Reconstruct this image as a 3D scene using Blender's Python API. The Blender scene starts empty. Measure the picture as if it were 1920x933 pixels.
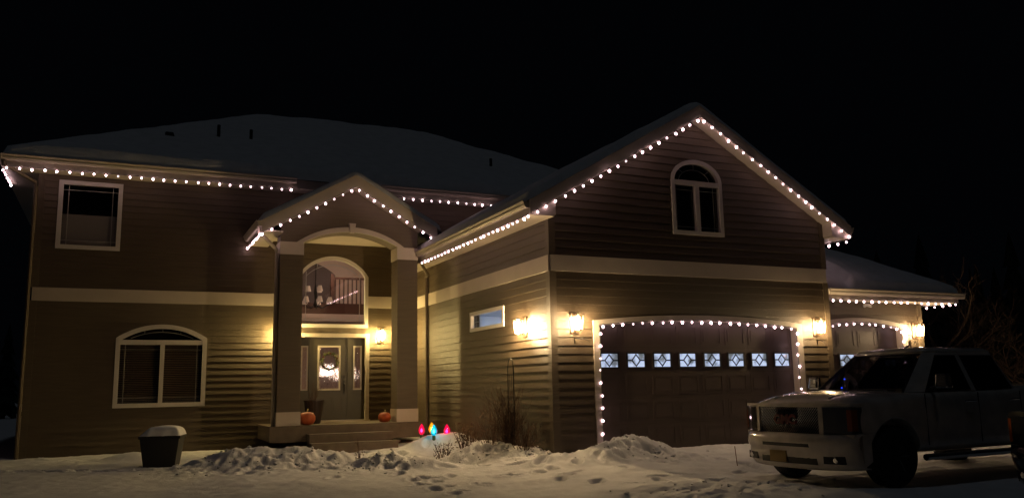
import bpy, bmesh, math, random
import numpy as np
from mathutils import Vector, Matrix
from mathutils.geometry import tessellate_polygon
random.seed(7)
sc = bpy.context.scene
COL = sc.collection

# ------------------------------------------------------------------ camera
CAM = Vector((-7.2966, -14.0467, 1.2157))
YAW, PIT, ROL, FPX = math.radians(24.8902), math.radians(9.3075), math.radians(-1.1025), 1589.98
fw = Vector((math.sin(YAW)*math.cos(PIT), math.cos(YAW)*math.cos(PIT), math.sin(PIT)))
rt = Vector((math.cos(YAW), -math.sin(YAW), 0)); up = rt.cross(fw)
r2 = rt*math.cos(ROL)+up*math.sin(ROL); u2 = -rt*math.sin(ROL)+up*math.cos(ROL)
cd = bpy.data.cameras.new('camera'); cam = bpy.data.objects.new('camera', cd); COL.objects.link(cam)
cam.matrix_world = Matrix(((r2.x, u2.x, -fw.x, CAM.x), (r2.y, u2.y, -fw.y, CAM.y), (r2.z, u2.z, -fw.z, CAM.z), (0, 0, 0, 1)))
cd.sensor_width = 36; cd.lens = FPX/1920*36; cd.clip_end = 2000; cd.clip_start = .05
sc.camera = cam
# ------------------------------------------------------------------ night sky, moon, exposure
w = bpy.data.worlds.new('World'); sc.world = w; w.use_nodes = True
bg = w.node_tree.nodes['Background']; bg.inputs['Color'].default_value = (.55, .68, 1, 1); bg.inputs['Strength'].default_value = .0010
sd = bpy.data.lights.new('moon', 'SUN'); sd.energy = .034; sd.angle = math.radians(3); sd.color = (.78, .88, 1)
so = bpy.data.objects.new('moon', sd); COL.objects.link(so)
so.rotation_euler = Vector((-.08, .16, -1)).to_track_quat('-Z', 'Y').to_euler()
vs = sc.view_settings; vs.view_transform = 'Standard'; vs.look = 'None'; vs.exposure = 0; vs.gamma = 1; vs.use_curve_mapping = False
cy = sc.cycles
cy.use_denoising = True; cy.max_bounces = 6; cy.diffuse_bounces = 3; cy.glossy_bounces = 3; cy.transmission_bounces = 4
cy.transparent_max_bounces = 10; cy.caustics_reflective = False; cy.caustics_refractive = False; cy.sample_clamp_indirect = 4; cy.use_light_tree = True

# ------------------------------------------------------------------ materials
M = {}
def mat(n, c, rough=.6, metal=0, emit=None, es=0, noise=0, nscale=6, bump=0, bscale=40, coat=0, spec=.5, stretch=None):
    m = bpy.data.materials.new(n); m.use_nodes = True; nt = m.node_tree; b = nt.nodes['Principled BSDF']
    b.inputs['Base Color'].default_value = (*c, 1); b.inputs['Roughness'].default_value = rough; b.inputs['Metallic'].default_value = metal
    b.inputs['Coat Weight'].default_value = coat; b.inputs['Specular IOR Level'].default_value = spec
    if emit: b.inputs['Emission Color'].default_value = (*emit, 1); b.inputs['Emission Strength'].default_value = es
    if noise or bump:
        tc = nt.nodes.new('ShaderNodeTexCoord'); mp = nt.nodes.new('ShaderNodeMapping'); nt.links.new(tc.outputs['Object'], mp.inputs[0])
        if stretch: mp.inputs['Scale'].default_value = stretch
    if noise:
        t = nt.nodes.new('ShaderNodeTexNoise'); t.inputs['Scale'].default_value = nscale; t.inputs['Detail'].default_value = 6
        nt.links.new(mp.outputs[0], t.inputs['Vector'])
        r = nt.nodes.new('ShaderNodeMapRange'); r.inputs['From Min'].default_value = .3; r.inputs['From Max'].default_value = .7
        r.inputs['To Min'].default_value = 1-noise; r.inputs['To Max'].default_value = 1+noise; nt.links.new(t.outputs['Fac'], r.inputs['Value'])
        v = nt.nodes.new('ShaderNodeVectorMath'); v.operation = 'SCALE'; v.inputs[0].default_value = c
        nt.links.new(r.outputs[0], v.inputs['Scale']); nt.links.new(v.outputs[0], b.inputs['Base Color'])
    if bump:
        t2 = nt.nodes.new('ShaderNodeTexNoise'); t2.inputs['Scale'].default_value = bscale; t2.inputs['Detail'].default_value = 7; t2.inputs['Roughness'].default_value = .65
        nt.links.new(mp.outputs[0], t2.inputs['Vector'])
        bp = nt.nodes.new('ShaderNodeBump'); bp.inputs['Strength'].default_value = bump; bp.inputs['Distance'].default_value = .02
        nt.links.new(t2.outputs['Fac'], bp.inputs['Height']); nt.links.new(bp.outputs[0], b.inputs['Normal'])
    M[n] = m; return m
def glassmat(n, tint=(1, 1, 1), wavy=0, base=.05, rough=.01, glow=None):
    m = bpy.data.materials.new(n); m.use_nodes = True; nt = m.node_tree; nt.nodes.clear()
    o = nt.nodes.new('ShaderNodeOutputMaterial'); mx = nt.nodes.new('ShaderNodeMixShader'); tr = nt.nodes.new('ShaderNodeBsdfTransparent')
    gl = nt.nodes.new('ShaderNodeBsdfGlossy'); gl.inputs['Roughness'].default_value = rough; tr.inputs[0].default_value = (*tint, 1)
    lw = nt.nodes.new('ShaderNodeLayerWeight'); p5 = nt.nodes.new('ShaderNodeMath'); p5.operation = 'POWER'; p5.inputs[1].default_value = 5
    ma = nt.nodes.new('ShaderNodeMath'); ma.operation = 'MULTIPLY_ADD'; ma.inputs[1].default_value = 1-base; ma.inputs[2].default_value = base
    nt.links.new(lw.outputs['Facing'], p5.inputs[0]); nt.links.new(p5.outputs[0], ma.inputs[0]); nt.links.new(ma.outputs[0], mx.inputs[0])
    thr = tr
    if glow:
        em = nt.nodes.new('ShaderNodeEmission'); em.inputs[0].default_value = (*glow[:3], 1); em.inputs[1].default_value = glow[3]
        ad = nt.nodes.new('ShaderNodeAddShader'); nt.links.new(tr.outputs[0], ad.inputs[0]); nt.links.new(em.outputs[0], ad.inputs[1]); thr = ad
    if wavy:
        rf = nt.nodes.new('ShaderNodeBsdfRefraction'); rf.inputs['IOR'].default_value = 1.25; rf.inputs['Roughness'].default_value = .06
        tc = nt.nodes.new('ShaderNodeTexCoord'); mp = nt.nodes.new('ShaderNodeMapping'); mp.inputs['Scale'].default_value = (1, 1, .35)
        tn = nt.nodes.new('ShaderNodeTexNoise'); tn.inputs['Scale'].default_value = 15; tn.inputs['Detail'].default_value = 3
        bp = nt.nodes.new('ShaderNodeBump'); bp.inputs['Strength'].default_value = wavy; bp.inputs['Distance'].default_value = .03
        nt.links.new(tc.outputs['Object'], mp.inputs[0]); nt.links.new(mp.outputs[0], tn.inputs['Vector']); nt.links.new(tn.outputs['Fac'], bp.inputs['Height'])
        nt.links.new(bp.outputs[0], rf.inputs['Normal']); nt.links.new(bp.outputs[0], gl.inputs['Normal'])
        m2 = nt.nodes.new('ShaderNodeMixShader'); m2.inputs[0].default_value = .75; nt.links.new(tr.outputs[0], m2.inputs[1]); nt.links.new(rf.outputs[0], m2.inputs[2]); thr = m2
    nt.links.new(thr.outputs[0], mx.inputs[1]); nt.links.new(gl.outputs[0], mx.inputs[2]); nt.links.new(mx.outputs[0], o.inputs[0])
    M[n] = m; return m
mat('siding', (.098, .072, .045), .55, noise=.12, nscale=1.6, bump=.35, bscale=30, stretch=(1.2, 1.2, 14))
mat('siding_backing', (.07, .056, .035), .8)
mat('trim', (.50, .435, .37), .5, noise=.05, nscale=3, bump=.06, bscale=60)
mat('white_vinyl', (.60, .56, .53), .4)
mat('gutter_metal', (.52, .46, .37), .38)
mat('garage_paint', (.080, .058, .048), .5, noise=.06, nscale=3, bump=.05, bscale=90)
mat('door_paint', (.036, .029, .015), .45, noise=.06)
mat('deck', (.15, .115, .085), .7, noise=.15, nscale=5, bump=.2, bscale=40, stretch=(1, 8, 1))
mat('shingle', (.045, .043, .045), .9, noise=.3, nscale=18, bump=.5, bscale=60)
mat('snow', (.80, .80, .81), .75, noise=.07, nscale=3.5, bump=.6, bscale=42, spec=.3)
mat('black_metal', (.018, .015, .012), .45, metal=.4)
mat('bronze', (.07, .045, .028), .4, metal=.6)
mat('muntin_lead', (.02, .02, .022), .5)
mat('grid_bar', (.42, .40, .37), .5)
mat('blind', (.30, .22, .15), .7)
mat('shade_cloth', (.22, .20, .18), .8)
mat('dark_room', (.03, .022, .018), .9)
mat('pumpkin', (.42, .085, .02), .5, noise=.15, nscale=6, bump=.1, bscale=30)
mat('pumpkin_stem', (.30, .24, .10), .8)
mat('pot_dark', (.022, .012, .010), .55)
mat('tub_plastic', (.010, .010, .011), .5)
mat('twig', (.085, .045, .025), .9, noise=.3, nscale=9)
mat('spruce', (.018, .028, .014), .95)
mat('bark', (.07, .045, .030), .95, noise=.3, nscale=8, bump=.4)
mat('leaf_green', (.07, .085, .025), .7, noise=.3, nscale=30)
mat('wood_rail', (.075, .030, .018), .4)
mat('inner_wall', (.52, .385, .31), .8)
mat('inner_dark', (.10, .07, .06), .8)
mat('inner_floor', (.45, .33, .26), .4)
mat('garage_white', (.70, .72, .76), .8)
mat('cabinet_blue', (.055, .075, .20), .6)
mat('lamp_shade', (.55, .40, .30), .8, emit=(1, .72, .5), es=.12)
mat('lamp_bulb', (1, .9, .7), .5, emit=(1, .70, .37), es=760)
mat('side_bulb', (1, .9, .7), .5, emit=(1, .69, .34), es=1900)
mat('led_bulb', (1, 1, 1), .4, emit=(1, .64, .70), es=17)
mat('led_dim', (1, 1, 1), .4, emit=(1, .66, .72), es=6)
mat('led_faint', (1, 1, 1), .4, emit=(1, .70, .75), es=2.4)
mat('porch_bulb', (1, .9, .7), .5, emit=(1, .72, .26), es=1400)
mat('ceiling_glow', (1, 1, 1), .5, emit=(1, .80, .64), es=125)
mat('globe_glow', (1, 1, 1), .5, emit=(1, .80, .66), es=7)
mat('tube_light', (1, 1, 1), .5, emit=(.72, .85, 1), es=65)
mat('led_cable', (.10, .11, .09), .6)
mat('core_red', (1, .8, .8), .4, emit=(1, .22, .38), es=30)
mat('core_teal', (1, 1, 1), .4, emit=(.25, .9, 1), es=26)
mat('core_amber', (1, .9, .6), .4, emit=(1, .62, .2), es=20)
mat('paint_white', (.56, .51, .45), .25, coat=1, noise=.2, nscale=4)
mat('paint_dark', (.020, .018, .015), .25, coat=.8)
mat('chrome', (.55, .55, .55), .16, metal=1)
mat('rubber', (.012, .012, .012), .85)
mat('rim', (.30, .30, .30), .3, metal=.9)
mat('plastic_dark', (.015, .015, .015), .5)
mat('lens', (.05, .05, .05), .08, coat=1)
mat('amber_lens', (.22, .05, .008), .2, coat=.6)
mat('amber_painted_lit', (.55, .13, .012), .25, coat=.6)  # brighter copy of the amber lens, caught light put into its colour
mat('added_wall_panel', (.36, .25, .21), .6)
mat('badge_red', (.09, .012, .012), .25, coat=.5)
mat('plate_yellow', (.24, .15, .035), .5)
mat('dash_blue', (0, .05, 1), .4, emit=(.03, .08, 1), es=5)
mat('upholstery', (.03, .028, .025), .9)
mat('plaque', (.16, .12, .075), .6)
mat('plaque_digit', (.02, .014, .01), .5)
mat('stake', (.20, .08, .03), .7)
mat('camera_white', (.55, .54, .55), .4)
mat('cover_green', (.05, .10, .04), .5)
glassmat('glass'); glassmat('glass_garage', base=.03); glassmat('glass_door', wavy=1.0, base=.05, tint=(1, .88, .84)); glassmat('glass_tint', (.10, .10, .11), base=.06)
glassmat('glass_lamp', base=.04); glassmat('bulb_red', (.75, .02, .10), glow=(1, .01, .10, .55)); glassmat('bulb_teal', (.05, .6, .75), glow=(.01, .42, .62, .6)); glassmat('bulb_amber', (.9, .5, .05), glow=(1, .45, .02, .6)); glassmat('glass_dark', (.55, .55, .6), base=.08)

# ------------------------------------------------------------------ helpers
class MB:
    def __init__(s): s.v = []; s.f = []; s.mi = []
    def add(s, vs, fs, mi=0):
        n = len(s.v); s.v += [tuple(a) for a in vs]; s.f += [tuple(i+n for i in f) for f in fs]; s.mi += [mi]*len(fs)
    def box(s, x0, x1, y0, y1, z0, z1, mi=0):
        s.add([(x0, y0, z0), (x1, y0, z0), (x1, y1, z0), (x0, y1, z0), (x0, y0, z1), (x1, y0, z1), (x1, y1, z1), (x0, y1, z1)],
              [(0, 3, 2, 1), (4, 5, 6, 7), (0, 1, 5, 4), (1, 2, 6, 5), (2, 3, 7, 6), (3, 0, 4, 7)], mi)
    def hexa(s, p, mi=0):
        s.add(p, [(0, 3, 2, 1), (4, 5, 6, 7), (0, 1, 5, 4), (1, 2, 6, 5), (2, 3, 7, 6), (3, 0, 4, 7)], mi)
    def tube(s, pts, r, n=6, mi=0, r1=None):
        pts = [Vector(p) for p in pts]; rings = []
        for i, p in enumerate(pts):
            d = (pts[min(i+1, len(pts)-1)]-pts[max(i-1, 0)]); d = d.normalized() if d.length > 1e-9 else Vector((0, 0, 1))
            a = d.orthogonal().normalized() if abs(d.z) > .95 else d.cross(Vector((0, 0, 1))).normalized(); b = d.cross(a)
            rr = r if r1 is None else r+(r1-r)*i/(len(pts)-1)
            rings.append([p+(a*math.cos(2*math.pi*k/n)+b*math.sin(2*math.pi*k/n))*rr for k in range(n)])
        vs = [q for g in rings for q in g]; fs = []
        for i in range(len(pts)-1):
            for k in range(n): fs.append((i*n+k, i*n+(k+1) % n, (i+1)*n+(k+1) % n, (i+1)*n+k))
        fs.append(tuple(range(n-1, -1, -1))); fs.append(tuple((len(pts)-1)*n+k for k in range(n)))
        s.add(vs, fs, mi)
    def lathe(s, prof, n=16, c=(0, 0, 0), mi=0, rib=None):
        vs = []; fs = []
        for r, z in prof:
            for k in range(n):
                a = 2*math.pi*k/n; q = r*(1+(rib(a) if rib else 0)); vs.append((c[0]+q*math.cos(a), c[1]+q*math.sin(a), c[2]+z))
        for i in range(len(prof)-1):
            for k in range(n): fs.append((i*n+k, i*n+(k+1) % n, (i+1)*n+(k+1) % n, (i+1)*n+k))
        fs.append(tuple(range(n-1, -1, -1))); fs.append(tuple((len(prof)-1)*n+k for k in range(n)))
        s.add(vs, fs, mi)
    def plate(s, L, outer, holes, n0, n1, mi=0):
        """extruded polygon with holes; L(u,n,z)->world; front at n1"""
        loops = [outer]+list(holes); flat = [p for l in loops for p in l]; N = len(flat)
        tris = tessellate_polygon([[Vector((p[0], p[1], 0)) for p in l] for l in loops])
        vs = [L(u, n1, z) for u, z in flat]+[L(u, n0, z) for u, z in flat]; fs = []
        for t in tris:
            a, b, c = [Vector(flat[i]) for i in t]; cr = (b-a).x*(c-a).y-(b-a).y*(c-a).x
            t = t if cr > 0 else (t[0], t[2], t[1])
            fs.append(tuple(t)); fs.append((t[0]+N, t[2]+N, t[1]+N))
        o = 0
        for l in loops:
            k = len(l)
            for i in range(k): a, b = o+i, o+(i+1) % k; fs.append((a, b, b+N, a+N))
            o += k
        s.add(vs, fs, mi)
    def build(s, name, mats, parent=None, smooth=False, fixn=False):
        me = bpy.data.meshes.new(name); me.from_pydata(s.v, [], s.f)
        for m in (mats if isinstance(mats, (list, tuple)) else [mats]): me.materials.append(M[m])
        if any(s.mi): me.polygons.foreach_set('material_index', s.mi)
        if fixn:
            b = bmesh.new(); b.from_mesh(me); bmesh.ops.recalc_face_normals(b, faces=b.faces); b.to_mesh(me); b.free()
        if smooth: me.polygons.foreach_set('use_smooth', [True]*len(me.polygons))
        o = bpy.data.objects.new(name, me); COL.objects.link(o)
        if parent: o.parent = parent
        return o
def tag(o, label=None, cat=None, group=None, kind=None):
    if label: o['label'] = label
    if cat: o['category'] = cat
    if group: o['group'] = group
    if kind: o['kind'] = kind
    return o
def empty(name, loc=(0, 0, 0), label=None, cat=None, group=None):
    o = bpy.data.objects.new(name, None); COL.objects.link(o); o.location = loc; o.empty_display_size = .1
    return tag(o, label, cat, group)
def linked(name, me, parent, loc, rot=(0, 0, 0), scale=(1, 1, 1)):
    o = bpy.data.objects.new(name, me); COL.objects.link(o); o.parent = parent; o.location = loc; o.rotation_euler = rot; o.scale = scale; return o
def sstep(a, b, x): t = np.clip((x-a)/(b-a), 0, 1); return t*t*(3-2*t)
_rng = np.random.RandomState(3); _lat = _rng.rand(256, 256)
def vnoise(x, y):
    xi = np.floor(x).astype(int); yi = np.floor(y).astype(int); fx = x-xi; fy = y-yi; fx = fx*fx*(3-2*fx); fy = fy*fy*(3-2*fy)
    g = lambda i, j: _lat[(xi+i) & 255, (yi+j) & 255]
    return (g(0, 0)*(1-fx)+g(1, 0)*fx)*(1-fy)+(g(0, 1)*(1-fx)+g(1, 1)*fx)*fy-.5
def fbm(x, y, o=4, g=.5):
    s = 0; a = 1
    for i in range(o): s = s+a*vnoise(x+17.3*i, y+9.1*i); x = x*2.03; y = y*2.03; a *= g
    return s
# wall frames
def LF(y0): return lambda u, n, z: (u, y0-n, z)          # faces -Y, u = X
def LS(x0): return lambda u, n, z: (x0-n, -u, z)         # faces -X, u = -Y
G = LF(0.0); S = LS(0.0); E = LF(7.9); T = LF(.6); P = LF(6.0)
def rect(u0, u1, z0, z1): return [(u0, z0), (u1, z0), (u1, z1), (u0, z1)]
def arched(u0, u1, z0, zs, zt, n=18):
    """rectangle with an arched head: circular segment or half ellipse"""
    c = (u0+u1)/2; h = (u1-u0)/2; r = zt-zs; pts = [(u0, z0), (u1, z0)]
    if r < h*.62:
        R = (h*h+r*r)/(2*r); a0 = math.asin(h/R)
        for i in range(n+1): a = a0-2*a0*i/n; pts.append((c+R*math.sin(a), zt-R+R*math.cos(a)))
    else:
        for i in range(n+1): a = math.pi*i/n; pts.append((c+h*math.cos(a), zs+r*math.sin(a)))
    return pts
def spans(poly, z):
    xs = []
    for i in range(len(poly)):
        (a, b), (c, d) = poly[i], poly[(i+1) % len(poly)]
        if (b <= z < d) or (d <= z < b): xs.append(a+(c-a)*(z-b)/(d-b))
    xs.sort(); return [(xs[i], xs[i+1]) for i in range(0, len(xs)-1, 2)]
EXPO = .155
def siding(L, outer, holes, z0, z1, parent, skip=(), joints=0, pad=.0, thick=.027):
    """clapboards as separate overlapping planks, cut round the openings"""
    hz = sorted({round(f(q[1] for q in h), 4) for h in holes for f in (min, max)})
    zr = z0; row = 0
    while zr < z1-.01:
        cuts = [zr]+[h for h in hz if zr+.012 < h < zr+EXPO-.012]+[zr+EXPO]
        for a, b in zip(cuts, cuts[1:]):
            if any(s0-.001 <= a and b <= s1+.001 for s0, s1 in skip): continue
            def sp(z):
                res = spans(outer, z)
                for h in holes:
                    hs = spans(h, z)
                    lo, hi = min(q[1] for q in h), max(q[1] for q in h)
                    for c, d in hs:
                        new = []
                        for p, q in res:
                            if d <= p or c >= q: new.append((p, q))
                            else:
                                if c > p: new.append((p, c))
                                if d < q: new.append((d, q))
                        res = new
                return res
            A, B = sp(a+.004), sp(b-.004)
            if len(A) != len(B):
                mid = sp((a+b)/2)
                A = B = mid
            for (p0, p1), (q0, q1) in zip(A, B):
                if p1-p0 < .02 and q1-q0 < .02: continue
                segs = [(p0, p1, q0, q1)]
                if joints and p1-p0 > 3.2:
                    k = joints; cutsu = [p0+(p1-p0)*(i+1)/(k+1)+random.uniform(-.9, .9) for i in range(k)]
                    e = [p0]+cutsu+[p1]; f = [q0]+cutsu+[q1]
                    segs = [(e[i]+(.0015 if i else 0), e[i+1]-(.0015 if i < k else 0), f[i]+(.0015 if i else 0), f[i+1]-(.0015 if i < k else 0)) for i in range(k+1)]
                for u0, u1, w0, w1 in segs:
                    ta = thick-(thick-.008)*(a-zr)/EXPO+random.uniform(-.002, .002); tb = thick-(thick-.008)*(b-zr)/EXPO
                    m = MB(); m.hexa([L(u0, ta, a), L(u1, ta, a), L(u1, 0, a), L(u0, 0, a), L(w0, tb, b), L(w1, tb, b), L(w1, 0, b), L(w0, 0, b)])
                    m.build('siding_board', 'siding', parent)
        zr += EXPO; row += 1
def ring(L, outer, inner, n0, n1, name, mt, parent):
    m = MB(); m.plate(L, outer, [inner], n0, n1); return m.build(name, mt, parent, fixn=True)
def bar(L, u0, u1, z0, z1, n0, n1, name, mt, parent):
    m = MB(); m.plate(L, rect(u0, u1, z0, z1), [], n0, n1); return m.build(name, mt, parent, fixn=True)

# ------------------------------------------------------------------ ground
BUMPS = [  # x, y, height, sx, sy, angle
    (.95, -.95, .25, .62, .42, .15), (.35, -1.25, .16, .55, .4, .3), (1.6, -.75, .17, .55, .34, 0), (-.55, -.75, .13, .5, .35, 0),
    (-5.4, 2.3, .30, .75, .55, .1), (-4.4, 2.05, .25, .75, .5, -.1), (-3.5, 1.9, .15, .6, .45, -.2), (-2.95, 2.9, .05, .7, .5, 0),
    (-3.0, .7, .26, .55, .30, -.5), (-2.45, .05, .17, .45, .26, -.3), (-1.2, 1.2, .20, .75, .34, -.2), (-.5, .6, .16, .6, .4, 0),
    (-.95, 4.3, .27, .55, .48, 0), (-.35, 3.9, .25, .45, .5, .3), (-.25, 2.7, .17, .4, .6, 0),
    (-6.9, 5.6, .17, .5, .4, 0), (-8.6, 6.2, .08, .5, .4, 0), (-6.0, 4.6, .08, .5, .4, 0), (.9, -5.6, .07, 1.0, .5, -.4), (-.3, -4.3, .06, .8, .5, -.4), (-.6, -5.5, .07, .8, .5, 0)]
ROUGH = [(.9, -1.05, 1.2, .7, 1.0), (-4.5, 1.7, 1.6, .7, .9), (-3.0, .4, .7, .6, .7), (-1.0, 1.0, 1.1, .55, 1.0), (-.2, .2, .9, .6, .6), (.2, -4.9, 1.8, .8, .5), (-2.3, 4.6, .9, .5, .35), (-8, 6.2, 1.5, .6, .3)]
def ground_z(x, y):
    x = np.asarray(x, float); y = np.asarray(y, float)
    left = -.11-.018*np.maximum(0, -y)+.0*x
    right = -.033*np.maximum(0, -y)-.004
    wgt = sstep(-2.2, .3, x); base = left*(1-wgt)+right*wgt
    base = np.maximum(base, -.6)
    near = np.exp(-((x+1)**2+(y+1)**2)/2500.)
    h = base+.05*fbm(x*.55, y*.55, 3)*near
    # ploughed tyre strips on the drive
    dr = sstep(.6, 1.6, x)*sstep(.1, -.5, y)
    h = h+dr*.045*fbm(x*.45, y*4.5, 3)+.03*fbm(x*.35+y*.12, y*2.6, 3)*sstep(.5, -1.5, y)*near
    for yc in (-4.0, -5.7, -3.3, -1.9): h = h-.03*np.exp(-((y-yc-.12*np.sin(x*.5+yc))/.13)**2)*sstep(.8, 2.0, x)*sstep(14, 9, x)
    flat = sstep(.05, -.35, y)*sstep(.4, 1.2, x)
    for bx, by, a, sx, sy, an in BUMPS:
        dx = (x-bx)*math.cos(an)+(y-by)*math.sin(an); dy = -(x-bx)*math.sin(an)+(y-by)*math.cos(an)
        h = h+a*np.exp(-(dx/sx)**2-(dy/sy)**2)
    rg = 0
    for bx, by, sx, sy, a in ROUGH: rg = np.maximum(rg, a*np.exp(-((x-bx)/sx)**2-((y-by)/sy)**2))
    cl = np.abs(fbm(x*3.1, y*3.1, 4, .55)); h = h+rg*(.27*(.40-cl)-.03)+(.014+.05*rg)*fbm(x*6.3, y*6.3, 3, .6)+rg*.05*(.3-np.abs(fbm(x*5.2+40, y*9.5+7, 3, .6)))
    # shovelled path to the steps, and boot holes
    pw = np.exp(-((x+2.15+.22*(y-3.2))/.42)**2)*sstep(6, 4.8, y)*sstep(-.4, .6, y)
    h = h-.10*pw+.03*pw*fbm(x*5, y*5, 2)
    for fx_, fy_, fa in FOOT:
        mk = (np.abs(x-fx_) < .4) & (np.abs(y-fy_) < .4)
        if not mk.any(): continue
        dx = (x[mk]-fx_)*math.cos(fa)+(y[mk]-fy_)*math.sin(fa); dy = -(x[mk]-fx_)*math.sin(fa)+(y[mk]-fy_)*math.cos(fa)
        e = (dx/.17)**2+(dy/.085)**2; h[mk] = h[mk]-.06*np.exp(-e**2)+.018*np.exp(-((np.sqrt(e)-1.35)/.28)**2)
    return h
_fr = random.Random(31); FOOT = []
for k in range(26): t_ = k/25; FOOT.append((-2.2-.25*math.sin(t_*3)+(.11 if k % 2 else -.11)+_fr.gauss(0, .06)-.9*(1-t_), -3.2+8.2*t_+_fr.gauss(0, .05), 1.35+_fr.gauss(0, .2)))
for k in range(40): FOOT.append((_fr.gauss(-2.2, 1.1), _fr.uniform(-2.5, 5), _fr.uniform(0, 3.1)))
for k in range(22): t_ = k/21; FOOT.append((-6.0-3.2*t_+_fr.gauss(0, .08), 2.2+2.2*t_+(.12 if k % 2 else -.12), 2.5+_fr.gauss(0, .2)))
for k in range(30): FOOT.append((_fr.uniform(-1.5, 3), _fr.uniform(-4.2, -1.4), _fr.uniform(0, 3.1)))
def axis(lo, hi, step, far):
    a = list(np.arange(lo, hi+1e-6, step)); s = step
    while a[-1] < far: s *= 1.28; a.append(a[-1]+s)
    s = step
    while a[0] > -far: s *= 1.28; a.insert(0, a[0]-s)
    return np.array(a)
xs = axis(-10.5, 5.5, .036, 400); ys = axis(-7, 7.9, .036, 400)
gx, gy = np.meshgrid(xs, ys); gz = ground_z(gx, gy)
nx, ny = len(xs), len(ys); idx = np.arange(nx*ny).reshape(ny, nx)
me = bpy.data.meshes.new('ground'); me.vertices.add(nx*ny); me.vertices.foreach_set('co', np.stack([gx, gy, gz], -1).ravel())
q = np.stack([idx[:-1, :-1], idx[:-1, 1:], idx[1:, 1:], idx[1:, :-1]], -1).reshape(-1, 4)
me.loops.add(q.size); me.loops.foreach_set('vertex_index', q.ravel()); me.polygons.add(len(q))
me.polygons.foreach_set('loop_start', np.arange(0, q.size, 4)); me.polygons.foreach_set('use_smooth', [True]*len(q)); me.update(); me.validate()
me.materials.append(M['snow']); o = bpy.data.objects.new('ground', me); COL.objects.link(o); tag(o, 'churned and drifted snow covering the yard and driveway', 'ground', kind='structure')

# ------------------------------------------------------------------ house
H = empty('house', (0, 0, 0), 'two-storey olive clapboard house with attached garages and snow-covered roofs', 'house')
XR = 2.2+6.4                                    # right eave of main roof
PG = 3.435                                      # garage ridge x
def zg_top(x): return 6.95-.58*abs(x-PG)
# --- garage front wall
gdoor = arched(.96, 5.95, -.5, 2.42, 2.54)
gwin = arched(2.86, 4.09, 4.28, 5.38, 5.82)
gout = [(0, -.6), (6.87, -.6), (6.87, 4.70), (PG, 6.69), (0, 4.70)]
m = MB(); m.plate(G, gout, [gdoor, gwin], -.18, 0); GW = m.build('garage_front_wall', 'siding_backing', H, fixn=True)
gb = [(.11, -.4), (6.76, -.4), (6.76, 4.70+.58*.11), (PG, 6.69), (.11, 4.70+.58*.11)]
siding(G, gb, [arched(.9, 6.02, -.5, 2.44, 2.57), arched(2.84, 4.11, 4.26, 5.38, 5.84)], -.03, 6.62, GW, skip=((3.38, 3.69),))
bar(G, .0, 6.87, 3.381, 3.685, 0, .034, 'trim_band', 'trim', H)
for u0, u1, a, b in ((-.03, .11, -.3, 3.381), (-.03, .11, 3.685, 4.74), (6.76, 6.90, -.3, 3.381), (6.76, 6.90, 3.685, 4.74)):
    bar(G, u0, u1, a, b, .0, .03, 'corner_board', 'siding', H)
# --- garage side wall (faces -X); u = -Y
sw = rect(-3.93, -2.11, 2.52, 2.90)
so_ = rect(-7.9, -.18, -.4, 4.42)
m = MB(); m.plate(S, so_, [sw], -.18, 0); SW = m.build('garage_side_wall', 'siding_backing', H, fixn=True)
siding(S, rect(-7.86, -.11, -.4, 4.42), [rect(-3.97, -2.07, 2.48, 2.94)], -.03, 4.38, SW, skip=((3.38, 3.69),), joints=1)
bar(S, -7.9, -.0, 3.381, 3.685, 0, .034, 'trim_band', 'trim', H)
for a, b in ((-.3, 3.381), (3.685, 4.37)): bar(S, -.11, -.0, a, b, .0, .0302, 'corner_board', 'siding', H)
m = MB(); m.box(6.69, 6.87, .18, 7.9, -.4, 4.42); m.build('garage_rear_side_wall', 'siding_backing', H)
# --- entry facade
w1 = rect(-8.72, -7.42, 4.63, 6.19); w2 = arched(-7.33, -5.385, .97, 2.55, 2.835)
tw = arched(-3.15, -1.40, 2.89, 4.19, 4.67); dr = rect(-3.16, -1.36, .47, 2.66)
eo = rect(-9.15, XR-.55, -.6, 6.36)
m = MB(); m.plate(E, eo, [w1, w2, tw, dr], -.18, 0); EW = m.build('front_wall', 'siding_backing', H, fixn=True)
sk = ((3.38, 3.69),)
hh = [rect(-8.76, -7.38, 4.59, 6.23), arched(-7.37, -5.345, .93, 2.55, 2.87), arched(-3.17, -1.38, 2.87, 4.19, 4.69), rect(-3.18, -1.34, -.5, 2.68)]
siding(E, rect(-9.04, -.02, -.6, 4.75), hh, -.185, 4.62, EW, skip=sk)
siding(E, rect(-9.04, 2.9, -.6, 6.36), hh, -.185+31*EXPO, 6.32, EW)
bar(E, -9.15, -3.2, 3.381, 3.685, 0, .034, 'trim_band', 'trim', H)
bar(E, -1.36, -.04, 3.381, 3.685, 0, .034, 'trim_band', 'trim', H)
for a, b in ((-.4, 3.381), (3.685, 6.33)): bar(E, -9.18, -9.04, a, b, .0, .03, 'corner_board', 'siding', H)
m = MB(); m.box(-9.15, -8.97, 8.08, 19.6, -.6, 6.36); m.build('end_wall', 'siding', H)
m = MB(); m.box(XR-.73, XR-.55, 8.08, 19.6, -.6, 6.36); m.build('end_wall', 'siding', H)
m = MB(); m.box(-9.15, XR-.55, 19.42, 19.6, -.6, 6.36); m.build('back_wall', 'siding', H)
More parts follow.
